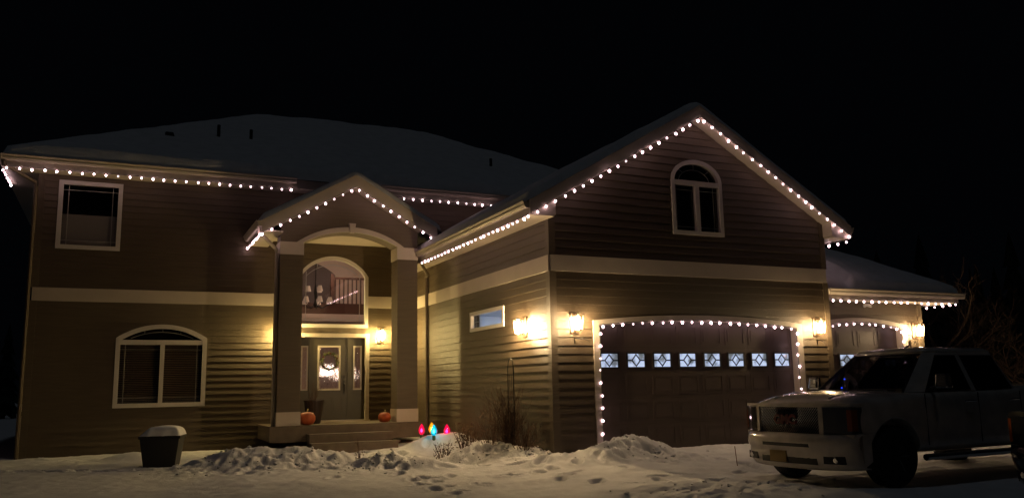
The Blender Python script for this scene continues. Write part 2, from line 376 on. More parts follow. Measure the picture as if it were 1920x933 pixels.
# --- third garage
tdoor = arched(7.04, 9.82, -.5, 2.50, 2.63)
to = rect(6.87, 10.46, -.6, 3.12)
m = MB(); m.plate(T, to, [tdoor], -.18, 0); TW = m.build('small_garage_wall', 'siding_backing', H, fixn=True)
siding(T, rect(6.9, 10.35, -.4, 3.12), [arched(7.0, 9.88, -.5, 2.5, 2.65)], -.03, 3.1, TW)
bar(T, 10.35, 10.49, -.3, 3.06, 0, .03, 'corner_board', 'siding', H)
m = MB(); m.box(10.28, 10.46, .78, 8, -.4, 3.1); m.build('small_garage_side_wall', 'siding', H)
m = MB(); m.box(6.88, 10.27, 7.8, 8, -.4, 3.1); m.build('small_garage_back_wall', 'siding', H)

# --- roofs -------------------------------------------------------
def roof_prism(name, pts2, y0, y1, mt='shingle'):
    m = MB(); n = len(pts2)
    m.add([(x, y0, z) for x, z in pts2]+[(x, y1, z) for x, z in pts2],
          [tuple(range(n)), tuple(range(2*n-1, n-1, -1))]+[(i+n, (i+1) % n+n, (i+1) % n, i) for i in range(n)])
    return m.build(name, mt, H, fixn=True)
s = .58
GR = roof_prism('garage_roof', [(-.52, 4.60), (PG, 6.92), (7.39, 4.60), (7.39, 4.45), (PG, 6.71), (-.52, 4.45)], -.30, 9.3)
def rake(xa, za, xb, zb, y, hgt, name='rake_board', dy=.03, mt='trim', par=H):
    m = MB(); m.hexa([(xa, y, za-hgt), (xb, y, zb-hgt), (xb, y+dy, zb-hgt), (xa, y+dy, za-hgt), (xa, y, za), (xb, y, zb), (xb, y+dy, zb), (xa, y+dy, za)])
    return m.build(name, mt, par, fixn=True)
rake(-.55, zg_top(-.55), PG, 6.95, -.335, .255); rake(PG, 6.95, 7.42, zg_top(7.42), -.335, .255)
# rake soffit boards (sloping, between wall and rake)
for xa, xb in ((-.0, PG), (PG, 6.87)):
    za, zb = zg_top(xa)-.27, zg_top(xb)-.27
    m = MB(); m.hexa([(xa, -.305, za), (xb, -.305, zb), (xb, -.005, zb), (xa, -.005, za), (xa, -.305, za+.02), (xb, -.305, zb+.02), (xb, -.005, zb+.02), (xa, -.005, za+.02)])
    m.build('rake_soffit', 'trim', H, fixn=True)
def gutter(name, p0, p1, out, par=H):
    """K-style gutter: profile (outward, z) swept from p0 to p1"""
    prof = [(0, -.13), (.07, -.13), (.10, -.085), (.105, -.05), (.13, -.02), (.13, 0), (.118, 0), (.118, -.012), (.012, -.012), (0, 0)]
    p0 = Vector(p0); p1 = Vector(p1); out = Vector(out); n = len(prof); m = MB()
    m.add([p+out*a+Vector((0, 0, b)) for p in (p0, p1) for a, b in prof], [tuple(range(n)), tuple(range(2*n-1, n-1, -1))]+[(i, (i+1) % n, (i+1) % n+n, i+n) for i in range(n)])
    return m.build(name, 'gutter_metal', par, fixn=True)
def boxp(name, mt, *a, par=H): m = MB(); m.box(*a); return m.build(name, mt, par)
def soffit(*a): return boxp('soffit', 'trim', *a)
boxp('fascia', 'trim', -.552, -.525, -.305, 6.6, 4.37, 4.625); gutter('gutter', (-.553, -.30, 4.62), (-.553, 6.3, 4.62), (-1, 0, 0))
soffit(-.524, -.03, -.302, 7.88, 4.365, 4.39)
boxp('fascia', 'trim', 7.39, 7.42, -.305, 7, 4.37, 4.625); gutter('gutter', (7.42, -.30, 4.62), (7.42, 7, 4.62), (1, 0, 0))
soffit(6.90, 7.389, -.302, 7.0, 4.365, 4.39)
for xa, xb in ((-.524, -.002), (6.872, 7.389)):                 # boxed eave returns
    m = MB(); zt = [zg_top(xa)-.25, zg_top(xb)-.25]; m.hexa([(xa, -.30, 4.392), (xb, -.30, 4.392), (xb, -.27, 4.392), (xa, -.27, 4.392), (xa, -.30, max(zt[0], 4.4)), (xb, -.30, max(zt[1], 4.4)), (xb, -.27, max(zt[1], 4.4)), (xa, -.27, max(zt[0], 4.4))]); m.build('eave_return', 'trim', H, fixn=True)
for x in (-.03, 6.873): boxp('eave_return', 'trim', x, x+.025, -.268, -.004, 4.395, 4.69)
# main hip roof
EY0, EY1, EX0, EX1, EZ, SM = 7.35, 20.15, -9.9, XR, 6.58, .55
RZ = EZ+SM*6.4
m = MB(); m.add([(EX0, EY0, EZ), (EX1, EY0, EZ), (EX1, EY1, EZ), (EX0, EY1, EZ), (EX0+6.4, 13.75, RZ), (EX1-6.4, 13.75, RZ), (EX0, EY0, EZ-.03), (EX1, EY0, EZ-.03), (EX1, EY1, EZ-.03), (EX0, EY1, EZ-.03)],
    [(0, 1, 5, 4), (1, 2, 5), (2, 3, 4, 5), (3, 0, 4), (6, 9, 8, 7), (0, 6, 7, 1), (1, 7, 8, 2), (2, 8, 9, 3), (3, 9, 6, 0)]); MR = m.build('main_roof', 'shingle', H, fixn=True)
boxp('fascia', 'trim', EX0+.02, EX1, EY0, EY0+.03, 6.33, 6.548); boxp('fascia', 'trim', EX0+.02, EX0+.05, EY0+.031, EY1, 6.33, 6.548)
gutter('gutter', (EX0, EY0-.002, 6.585), (-3.4, EY0-.002, 6.585), (0, -1, 0)); gutter('gutter', (-1.2, EY0-.002, 6.585), (2.9, EY0-.002, 6.585), (0, -1, 0)); gutter('gutter', (EX0+.018, EY1, 6.585), (EX0+.018, EY0-.13, 6.585), (-1, 0, 0))
soffit(EX0+.052, EX1, EY0+.032, 7.88, 6.335, 6.36); soffit(EX0+.052, -9.19, 7.881, EY1, 6.335, 6.36)
# roof vents and pipes
for (x, y, h, r) in ((-5.07, 10.0, .56, .045), (-4.2, 10.0, .52, .045), (3.0, 9.6, .5, .045)):
    m = MB(); z = EZ+SM*(y-EY0); m.lathe([(r*1.8, -.1), (r*1.7, .03), (r, .10), (r, h)], 12, (x, y, z)); m.build('vent_pipe', 'black_metal', MR)
m = MB(); z = EZ+SM*(9.6-EY0)+.25; m.hexa([(-6.5, 9.42, z-.16), (-6.2, 9.42, z-.16), (-6.2, 9.7, z), (-6.5, 9.7, z), (-6.44, 9.46, z+.0), (-6.26, 9.46, z+.0), (-6.26, 9.68, z+.10), (-6.44, 9.68, z+.10)]); m.build('roof_vent', 'black_metal', MR)
# third garage hip roof (front + side slopes)
TX, TY, TZ = 11.12, .02, 3.26
m = MB(); t = 4.2
m.add([(6.88, TY, TZ), (TX, TY, TZ), (TX-t, TY+t, TZ+s*t), (6.88, TY+t, TZ+s*t), (TX, TY+2*t, TZ), (6.88, TY+2*t, TZ), (6.88, TY, TZ-.03), (TX, TY, TZ-.03), (TX, TY+2*t, TZ-.03), (6.88, TY+2*t, TZ-.03)],
      [(0, 1, 2, 3), (1, 4, 2), (2, 4, 5, 3), (6, 9, 8, 7), (0, 6, 7, 1), (1, 7, 8, 4), (4, 8, 9, 5), (5, 9, 6, 0, 3)]); m.build('small_garage_roof', 'shingle', H, fixn=True)
boxp('fascia', 'trim', 6.88, TX, TY, TY+.03, 3.05, 3.228); boxp('fascia', 'trim', TX-.03, TX, TY+.031, 8, 3.05, 3.228)
gutter('gutter', (6.9, TY-.001, 3.265), (TX+.13, TY-.001, 3.265), (0, -1, 0)); gutter('gutter', (TX+.001, TY, 3.265), (TX+.001, 8, 3.265), (1, 0, 0))
soffit(6.88, TX-.031, TY+.031, .57, 3.055, 3.08); soffit(10.5, TX-.031, .571, 8, 3.055, 3.08)
# --- porch -------------------------------------------------------
PX, PZ, PY = -2.29, 6.37, 5.60
def zp_top(x): return PZ-.575*abs(x-PX)
PE = PX-2.17
roof_prism('porch_roof', [(PE+.03, zp_top(PE+.03)-.02), (PX, PZ-.02), (.6, zp_top(.6)-.02), (.6, zp_top(.6)-.17), (PX, PZ-.22), (PE+.03, zp_top(PE+.03)-.14)], PY+.03, 7.88)
rake(PE, zp_top(PE), PX, PZ, PY, .30); rake(PX, PZ, -.22, zp_top(-.22), PY, .30)
boxp('fascia', 'trim', PE, PE+.03, PY+.031, 7.86, zp_top(PE)-.26, zp_top(PE)-.03); gutter('gutter', (PE, 7.86, zp_top(PE)-.01), (PE, PY-.01, zp_top(PE)-.01), (-1, 0, 0))
soffit(PE+.031, -3.98, PY+.032, 7.86, zp_top(PE)-.25, zp_top(PE)-.225)
for xa, xb in ((-3.97, PX), (PX, -.6)):
    za, zb = zp_top(xa)-.29, zp_top(xb)-.29
    m = MB(); m.hexa([(xa, PY+.031, za), (xb, PY+.031, zb), (xb, 5.97, zb), (xa, 5.97, za), (xa, PY+.031, za+.02), (xb, PY+.031, zb+.02), (xb, 5.97, zb+.02), (xa, 5.97, za+.02)]); m.build('rake_soffit', 'trim', H, fixn=True)
pg = [(-3.97, 4.715), (-3.44, 4.715)]+[(u, z) for u, z in reversed(arched(-3.44, -1.13, 4.0, 4.715, 5.02)[2:])]+[(-1.13, 4.715), (-.61, 4.715), (-.61, zp_top(-.61)-.24), (PX, PZ-.25), (-3.97, zp_top(-3.97)-.24)]
pg2 = []
for a in pg:
    if not pg2 or (abs(a[0]-pg2[-1][0])+abs(a[1]-pg2[-1][1])) > 1e-4: pg2.append(a)
m = MB(); m.plate(P, pg2, [], -.5, 0); m.build('porch_gable', 'siding', H, fixn=True)
ao = arched(-3.44, -1.13, 4.0, 4.715, 5.02, 24)[2:]; ai = [(u, z) for u, z in ao]
oo = arched(-3.62, -.95, 4.0, 4.70, 5.145, 24)[2:]
m = MB(); m.plate(P, oo+list(reversed(ai)), [], 0, .035); m.build('arch_trim', 'trim', H, fixn=True)
m = MB(); m.plate(P, [(-2.335, 5.0), (-2.235, 5.0), (-2.20, 5.235), (-2.37, 5.235)], [], 0, .075); m.build('keystone', 'trim', H, fixn=True)
boxp('porch_ceiling', 'trim', -3.96, -.61, 6.51, 7.87, 5.03, 5.06)
for x0, x1 in ((-3.97, -3.44), (-1.13, -.61)):
    c = boxp('porch_column', 'siding_backing', x0+.02, x1-.02, 6.02, 6.49, .46, 4.715)
    m = MB(); z = .77
    while z < 4.41:
        b = min(z+EXPO, 4.42)
        m.add([(x0, 6.0, z), (x1, 6.0, z), (x1, 6.51, z), (x0, 6.51, z), (x0+.006, 6.006, b), (x1-.006, 6.006, b), (x1-.006, 6.504, b), (x0+.006, 6.504, b)], [(0, 3, 2, 1), (4, 5, 6, 7), (0, 1, 5, 4), (1, 2, 6, 5), (2, 3, 7, 6), (3, 0, 4, 7)]); z += EXPO
    m.build('cladding', 'siding', c)
    boxp('column_base', 'trim', x0-.012, x1+.012, 5.985, 6.525, .465, .775, par=c); boxp('column_capital', 'trim', x0-.012, x1+.012, 5.985, 6.525, 4.415, 4.714, par=c)
DK = boxp('porch_deck', 'deck', -4.1, -.5, 6.0, 7.86, .12, .425)
k = 0
x = -4.12
while x < -.5:
    x2 = min(x+.30, -.48); boxp('plank', 'deck', x+.003, x2-.003, 5.955, 7.85, .427, .462+random.uniform(-.002, .002), par=DK); x = x2
boxp('deck_skirt', 'deck', -4.11, -.49, 5.97, 5.998, .1, .424, par=DK)
ST = boxp('porch_step', 'deck', -3.28, -1.33, 5.66, 5.968, -.3, .235); boxp('tread', 'deck', -3.30, -1.31, 5.64, 5.968, .237, .272, par=ST)
ST = boxp('porch_step', 'deck', -3.28, -1.30, 5.34, 5.655, -.3, .045); boxp('tread', 'deck', -3.30, -1.25, 5.32, 5.655, .047, .082, par=ST)
# --- downspouts ---------------------------------------------------
m = MB(); m.tube([(-.45, 6.2, 4.5), (-.40, 6.35, 4.40), (-.10, 6.72, 4.18), (-.065, 6.9, 4.10), (-.065, 6.9, .0)], .042, 8); m.build('downspout', 'siding', H)
m = MB(); m.tube([(PE-.07, 5.75, zp_top(PE)-.13), (PE-.05, 5.8, zp_top(PE)-.24), (-4.05, 6.15, 4.55), (-4.02, 6.2, 4.45), (-4.02, 6.2, .2)], .042, 8); m.build('downspout', 'trim', H)
m = MB(); m.tube([(-9.85, EY0-.05, 6.47), (-9.83, EY0, 6.36), (-9.24, 7.84, 6.12), (-9.225, 7.86, 6.0), (-9.225, 7.86, -.2)], .042, 8); m.build('downspout', 'siding', H)

# --- windows ------------------------------------------------------
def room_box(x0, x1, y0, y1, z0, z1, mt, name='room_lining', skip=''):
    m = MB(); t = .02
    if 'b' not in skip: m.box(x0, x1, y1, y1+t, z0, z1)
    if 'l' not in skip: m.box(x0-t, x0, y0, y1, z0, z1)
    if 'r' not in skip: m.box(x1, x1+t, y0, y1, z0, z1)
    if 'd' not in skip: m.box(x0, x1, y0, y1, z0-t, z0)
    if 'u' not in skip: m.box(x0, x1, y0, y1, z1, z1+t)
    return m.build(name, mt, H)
def inset(u0, u1, z0, z1, d): return (u0+d, u1-d, z0+d, z1-d)
# upper bedroom window
W = ring(E, rect(-8.75, -7.39, 4.60, 6.22), rect(-8.655, -7.485, 4.695, 6.125), -.04, .045, 'window', 'white_vinyl', H)
bar(E, -8.67, -7.47, 4.68, 6.14, -.035, -.029, 'pane', 'glass', W)
for u in (-8.54, -7.60): bar(E, u-.008, u+.008, 4.69, 6.13, -.06, -.048, 'muntin', 'grid_bar', W)
for z in (4.81, 6.01): bar(E, -8.66, -7.48, z-.008, z+.008, -.0605, -.0475, 'muntin', 'grid_bar', W)
bar(E, -8.67, -7.47, 4.68, 5.44, -.12, -.10, 'blind', 'shade_cloth', W); room_box(-9.0, -7.2, 8.085, 9.2, 4.3, 6.3, 'dark_room')
# arched living-room window
W = ring(E, arched(-7.365, -5.35, .935, 2.55, 2.875, 24), arched(-7.265, -5.45, 1.035, 2.49, 2.775, 24), -.04, .045, 'window', 'white_vinyl', H)
bar(E, -7.27, -5.445, 2.395, 2.505, -.04, .04, 'frame', 'white_vinyl', W); bar(E, -6.395, -6.30, 1.03, 2.396, -.04, .043, 'frame', 'white_vinyl', W)
m = MB(); m.plate(E, arched(-7.28, -5.43, 1.02, 2.49, 2.785), [], -.035, -.029); m.build('pane', 'glass', W, fixn=True)
for u in (-7.155, -5.565): bar(E, u-.008, u+.008, 1.03, 2.4, -.058, -.048, 'muntin', 'grid_bar', W)
for a, b in ((-7.265, -6.395), (-6.3, -5.45)):
    for z in ((1.16,) if a < -7 else (1.16,)): bar(E, a, b, z-.008, z+.008, -.0585, -.0475, 'muntin', 'grid_bar', W)
    for z in (2.28,): bar(E, a, b, z-.006, z+.006, -.0585, -.0475, 'muntin', 'grid_bar', W)
m = MB(); m.plate(E, arched(-7.05, -5.66, 2.4, 2.55, 2.705, 20)[2:]+list(reversed(arched(-7.05, -5.66, 2.4, 2.535, 2.69, 20)[2:])), [], -.058, -.048)
for u in (-6.75, -6.355, -5.95): m.plate(E, rect(u-.006, u+.006, 2.69-.12*abs(u+6.355), 2.79), [], -.057, -.049)
m.build('muntin', 'grid_bar', W, fixn=True)
m = MB()
for i in range(32): z = 1.05+i*.0425; m.hexa([E(-7.26, -.10, z), E(-5.455, -.10, z), E(-5.455, -.13, z+.018), E(-7.26, -.13, z+.018), E(-7.26, -.10, z+.003), E(-5.455, -.10, z+.003), E(-5.455, -.13, z+.021), E(-7.26, -.13, z+.021)])
tag(m.build('blind', 'blind', W, fixn=True), kind='stuff'); room_box(-7.6, -5.1, 8.085, 9.4, .7, 3.0, 'dark_room')
# gable window
W = ring(G, arched(2.83, 4.12, 4.25, 5.38, 5.85, 24), arched(2.915, 4.035, 4.335, 5.38, 5.765, 24), -.04, .045, 'window', 'white_vinyl', H)
bar(G, 2.91, 4.04, 5.30, 5.395, -.04, .04, 'frame', 'white_vinyl', W); bar(G, 3.425, 3.525, 4.33, 5.301, -.04, .043, 'frame', 'white_vinyl', W)
m = MB(); m.plate(G, arched(2.90, 4.05, 4.32, 5.38, 5.775), [], -.035, -.029); m.build('pane', 'glass', W, fixn=True)
for u in (3.0, 3.945): bar(G, u-.007, u+.007, 4.33, 5.3, -.058, -.048, 'muntin', 'grid_bar', W)
for a, b in ((2.915, 3.425), (3.525, 4.035)):
    for z in (4.43, 5.21): bar(G, a, b, z-.007, z+.007, -.0585, -.0475, 'muntin', 'grid_bar', W)
m = MB(); m.plate(G, arched(3.08, 3.87, 5.0, 5.39, 5.66, 20)[2:]+list(reversed(arched(3.095, 3.855, 5.0, 5.39, 5.645, 20)[2:])), [], -.058, -.048)
for a in (45, 90, 135):
    c, sn = math.cos(math.radians(a)), math.sin(math.radians(a)); p = [(3.475+.39*c, 5.39+.26*sn), (3.475+.55*c, 5.39+.37*sn)]
    m.plate(G, [(p[0][0]-.006*sn, p[0][1]+.006*c), (p[0][0]+.006*sn, p[0][1]-.006*c), (p[1][0]+.006*sn, p[1][1]-.006*c), (p[1][0]-.006*sn, p[1][1]+.006*c)], [], -.057, -.049)
m.build('muntin', 'grid_bar', W, fixn=True); room_box(2.5, 4.5, .19, 1.2, 4.2, 6.0, 'dark_room')
# side window into the garage
W = ring(S, rect(-3.96, -2.08, 2.49, 2.93), rect(-3.885, -2.155, 2.565, 2.855), -.04, .045, 'window', 'white_vinyl', H)
bar(S, -3.89, -2.15, 2.56, 2.86, -.035, -.029, 'pane', 'glass', W)
for u in (-3.60, -2.36): bar(S, u-.008, u+.008, 2.56, 2.86, -.058, -.048, 'muntin', 'grid_bar', W)
bar(S, -3.88, -3.61, 2.70, 2.715, -.0585, -.0475, 'muntin', 'grid_bar', W); bar(S, -2.35, -2.16, 2.70, 2.715, -.0585, -.0475, 'muntin', 'grid_bar', W)
# garage interior
GI = room_box(.19, 6.68, .36, 7.7, .0, 3.2, 'garage_white', skip='l'); m = MB(); m.box(.185, .187, .36, 2.05, 0, 3.2); m.box(.185, .187, 4.0, 7.7, 0, 3.2); m.box(.185, .187, 2.05, 4.0, 0, 2.45); m.box(.185, .187, 2.05, 4.0, 2.95, 3.2); m.build('room_lining', 'garage_white', H)
for y in (2.8, 5.4):
    t_ = empty('ceiling_light', (3.4, y, 3.1), 'fluorescent tube fixture on the garage ceiling '+('near the door' if y < 4 else 'near the back wall'), 'light fixture'); m = MB(); m.box(-1.2, 1.2, -.15, .15, .04, .10); m.build('housing', 'garage_white', t_); m = MB(); m.box(-1.15, 1.15, -.1, .1, 0, .04); m.build('diffuser', 'tube_light', t_)
cb = empty('storage_cabinet', (1.6, 4.6, 0), 'dark blue storage cabinet seen through the small side window', 'cabinet')
m = MB(); m.box(-.5, 1.0, 0, .5, 0, 2.75); m.build('carcass', 'cabinet_blue', cb); m = MB(); m.box(-.48, .24, -.02, -.001, .1, 2.72); m.build('door', 'cabinet_blue', cb); m = MB(); m.box(.26, .98, -.02, -.001, .1, 2.72); m.build('door', 'cabinet_blue', cb)
tr = MB(); tr.box(1.1, 1.16, .45, 4.0, 2.52, 2.58); tr.box(5.74, 5.80, .45, 4.0, 2.52, 2.58); tr.box(3.42, 3.48, .45, 4.4, 2.75, 2.8); tr.box(1.1, 5.8, 3.9, 3.96, 2.52, 2.58); tr.build('door_track', 'black_metal', H)
# entry transom window
W = ring(E, arched(-3.19, -1.36, 2.85, 4.19, 4.71, 28), arched(-3.10, -1.45, 2.94, 4.19, 4.62, 28), -.04, .05, 'window', 'white_vinyl', H)
m = MB(); m.plate(E, arched(-3.11, -1.44, 2.93, 4.19, 4.63, 24), [], -.035, -.029); m.build('pane', 'glass', W, fixn=True)
for u in (-2.98, -1.57): bar(E, u-.008, u+.008, 2.94, 4.3, -.058, -.048, 'muntin', 'grid_bar', W)
bar(E, -3.1, -1.45, 3.06-.008, 3.06+.008, -.0585, -.0475, 'muntin', 'grid_bar', W)
m = MB(); m.plate(E, arched(-2.98, -1.57, 4.0, 4.19, 4.50, 20)[2:]+list(reversed(arched(-2.965, -1.585, 4.0, 4.19, 4.485, 20)[2:])), [], -.058, -.048)
m.plate(E, rect(-2.70, -2.688, 4.43, 4.58), [], -.057, -.049); m.build('muntin', 'grid_bar', W, fixn=True)
# front door unit
D = ring(E, rect(-3.20, -1.32, .465, 2.70), rect(-3.10, -1.42, .50, 2.60), -.10, .055, 'door_frame', 'trim', H)
FD = ring(E, rect(-2.83, -1.88, .505, 2.59), rect(-2.62, -2.09, 1.28, 2.36), -.085, -.035, 'front_door', 'door_paint', H)
bar(E, -2.635, -2.075, 1.265, 2.375, -.065, -.055, 'pane', 'glass_door', FD)
ring(E, rect(-2.65, -2.06, 1.25, 2.39), rect(-2.605, -2.105, 1.295, 2.345), -.034, -.02, 'glazing_bead', 'trim', FD)
for a, b in ((-2.72, -2.42), (-2.29, -1.99)): ring(E, rect(a, b, .66, 1.08), rect(a+.035, b-.035, .695, 1.045), -.034, -.022, 'panel', 'door_paint', FD); bar(E, a+.07, b-.07, .73, 1.01, -.034, -.024, 'panel', 'door_paint', FD)
m = MB(); m.plate(E, rect(-1.985, -1.93, 1.14, 1.50), [], -.034, -.02); m.tube([E(-1.957, -.02, 1.42), E(-1.957, .04, 1.40), E(-1.957, .04, 1.22), E(-1.957, -.02, 1.20)], .012, 6); m.plate(E, rect(-1.99, -1.925, 1.55, 1.63), [], -.034, -.012); m.build('handle', 'black_metal', FD, fixn=True)
for a, b in ((-3.10, -2.87), (-1.80, -1.425)):
    SL = ring(E, rect(a, b, .505, 2.59), rect(max(a, -3.08)+.10, b-.10, 1.28, 2.36) if b > -2 else rect(a+.05, b-.05, 1.28, 2.36), -.085, -.04, 'sidelight', 'door_paint', H)
    c0, c1 = (a+.10, b-.10) if b > -2 else (a+.05, b-.05)
    bar(E, c0-.01, c1+.01, 1.27, 2.37, -.065, -.055, 'pane', 'glass_door', SL); ring(E, rect(c0-.025, c1+.025, 1.255, 2.385), rect(c0+.012, c1-.012, 1.292, 2.348), -.039, -.028, 'glazing_bead', 'trim', SL)
bar(E, -2.868, -2.832, .505, 2.59, -.09, -.02, 'mullion', 'door_paint', H); bar(E, -1.878, -1.802, .505, 2.59, -.09, -.02, 'mullion', 'door_paint', H)
bar(E, -3.2, -1.3, .463, .50, -.1, .11, 'threshold', 'gutter_metal', H)
# foyer
room_box(-3.9, -.2, 8.085, 11.8, .47, 5.45, 'inner_wall', skip='')
boxp('foyer_floor', 'inner_floor', -3.89, -.21, 8.09, 11.79, .475, .49)
BL = boxp('balcony', 'wood_rail', -3.89, -.21, 10.2, 11.79, 3.40, 3.72); boxp('balcony_fascia', 'inner_wall', -3.89, -.21, 10.17, 10.198, 3.2, 3.41, par=BL)
boxp('handrail', 'wood_rail', -1.75, -.22, 10.18, 10.24, 4.42, 4.48, par=BL)
for i in range(12): x = -1.70+i*.125; boxp('baluster', 'wood_rail', x-.018, x+.018, 10.19, 10.225, 3.72, 4.42, par=BL)
boxp('post', 'wood_rail', -1.84, -1.75, 10.16, 10.25, 3.72, 4.56, par=BL)
m = MB(); m.plate(LF(11.78), arched(-3.4, -1.35, 3.72, 4.75, 5.15), [], 0, .03); m.build('painted_dark_arch', 'inner_dark', H, fixn=True)  # flat plate, shade of the unlit room past the arch painted on
ch = empty('chandelier', (-2.45, 9.3, 3.62), 'foyer chandelier with cloth shades behind the arched transom window', 'chandelier')
m = MB(); m.tube([(0, 0, 0), (0, 0, 1.88)], .012, 6); m.lathe([(.03, -.12), (.06, -.05), (.02, .1), (.05, .3), (.02, .5)], 10)
for k in range(7):
    a = k*2*math.pi/7+.3; r = .42 if k < 5 else .42; m.tube([(0, 0, -.05), (.2*math.cos(a), .2*math.sin(a), -.14), (r*math.cos(a), r*math.sin(a), -.02)], .009, 5)
m.build('stem', 'black_metal', ch)
for k in range(7):
    a = k*2*math.pi/7+.3; m = MB(); m.lathe([(.085, 0), (.05, .15)], 10, (.42*math.cos(a), .42*math.sin(a), .0)); m.build('shade', 'lamp_shade', ch)
for k in range(3):
    a = k*2.1+.9; m = MB(); m.lathe([(.085, 0), (.05, .15)], 10, (.2*math.cos(a), .2*math.sin(a), .32)); m.build('shade', 'lamp_shade', ch)
t_ = empty('ceiling_light', (-1.9, 9.4, 5.36), 'round flush ceiling light in the foyer', 'light fixture'); m = MB(); m.lathe([(.17, .0), (.18, .08)], 16); m.build('diffuser', 'ceiling_glow', t_)
boxp('added_wall_panel', 'added_wall_panel', -3.89, -.21, 11.76, 11.798, .49, 3.19)  # invented panel, added to darken the wall seen through the door glass
ct = empty('console_table', (-1.75, 10.4, .49), 'narrow wooden console table in the foyer behind the front door', 'table')
m = MB(); m.box(-.6, .6, -.17, .17, .74, .78); m.build('tabletop', 'wood_rail', ct)
for sx in (-1, 1):
    for sy in (-1, 1): m = MB(); m.box(sx*.55-.02, sx*.55+.02, sy*.13-.02, sy*.13+.02, 0, .74); m.build('leg', 'wood_rail', ct)
for k, (x, hh_, lb) in enumerate(((-1.86, .62, 'taller'), (-1.32, .5, 'shorter'))):  # lamps added to put bright sparkles in the door glass
    t_ = empty('added_lamp', (x, 10.4, 1.27), lb+' table lamp added on the foyer console to sparkle through the door glass', 'lamp')
    m = MB(); m.lathe([(.08, 0), (.07, .03), (.03, .08), (.06, .2), (.015, .3), (.012, hh_)], 14); m.build('base', 'inner_dark', t_); m = MB(); m.lathe([(.15, hh_-.2), (.09, hh_+.06)], 16); m.build('shade', 'globe_glow', t_)
# --- garage doors -------------------------------------------------
def garage_door(L, u0, cols, cw, name, rec=-.15):
    u1 = u0+cols*cw; D = bar(L, u0, u1, -.03, 2.60, rec-.05, rec, name, 'garage_paint', H)
    for r in range(5):
        z0 = r*.49
        if r: bar(L, u0, u1, z0-.005, z0+.003, rec-.001, rec+.002, 'section_joint', 'siding_backing', D)
        for c in range(cols):
            a, b = u0+c*cw+.055, u0+(c+1)*cw-.055
            if r == 3:
                a2, b2, c0, c1 = a+.06, b-.06, z0+.11, z0+.365
                bar(L, a2, b2, c0, c1, rec+.001, rec+.006, 'window_pane', 'painted_glow_pane', D)
                m = MB(); m.plate(L, rect(a2-.03, b2+.03, c0-.03, c1+.03), [rect(a2, b2, c0, c1)], rec, rec+.022)
                uc, zc = (a2+b2)/2, (c0+c1)/2; hw, hz = (b2-a2)*.29, (c1-c0)*.5
                dia = [(uc-hw, zc), (uc, zc-hz), (uc+hw, zc), (uc, zc+hz)]; k = .74
                m.plate(L, dia, [[(uc+(p-uc)*k, zc+(q-zc)*k) for p, q in dia]], rec+.0065, rec+.016)
                for s0, s1 in ((a2, uc-hw), (uc+hw, b2)): m.plate(L, rect(s0, s1, zc-.013, zc+.013), [], rec+.0065, rec+.0155)
                m.build('muntin', 'muntin_lead', D, fixn=True)
            else:
                ring(L, rect(a, b, z0+.06, z0+.43), rect(a+.03, b-.03, z0+.09, z0+.40), rec, rec+.006, 'panel', 'garage_paint', D)
                bar(L, a+.065, b-.065, z0+.125, z0+.365, rec, rec+.005, 'panel', 'garage_paint', D)
    return D
# panes: opaque, room light painted in as mottled emission colour
m_ = bpy.data.materials.new('painted_glow_pane'); m_.use_nodes = True; nt = m_.node_tree; b_ = nt.nodes['Principled BSDF']; b_.inputs['Base Color'].default_value = (.3, .33, .38, 1); b_.inputs['Roughness'].default_value = .12
tc = nt.nodes.new('ShaderNodeTexCoord'); tn = nt.nodes.new('ShaderNodeTexNoise'); tn.inputs['Scale'].default_value = 5; tn.inputs['Detail'].default_value = 3
cr = nt.nodes.new('ShaderNodeValToRGB'); cr.color_ramp.elements[0].position = .36; cr.color_ramp.elements[0].color = (.10, .12, .14, 1); cr.color_ramp.elements[1].position = .52; cr.color_ramp.elements[1].color = (.52, .62, .86, 1)
nt.links.new(tc.outputs['Object'], tn.inputs['Vector']); nt.links.new(tn.outputs['Fac'], cr.inputs[0]); nt.links.new(cr.outputs[0], b_.inputs['Emission Color']); b_.inputs['Emission Strength'].default_value = 1; M['painted_glow_pane'] = m_
garage_door(G, 1.0, 8, .6125, 'garage_door'); garage_door(T, 7.10, 4, .665, 'garage_door', -.15)
def utrim(L, a, b, n):
    o_, i_ = arched(*a, n), arched(*b, n); m = MB(); m.plate(L, [o_[1]]+o_[2:]+[o_[0]]+[i_[0]]+list(reversed(i_[2:]))+[i_[1]], [], -.149, .045); return m.build('garage_door_trim', 'trim', H, fixn=True)
utrim(G, (.875, 6.05, -.3, 2.46, 2.60), (1.0, 5.9, -.3, 2.36, 2.48), 30)
utrim(T, (6.92, 9.91, -.3, 2.53, 2.68), (7.10, 9.76, -.3, 2.43, 2.565), 24)

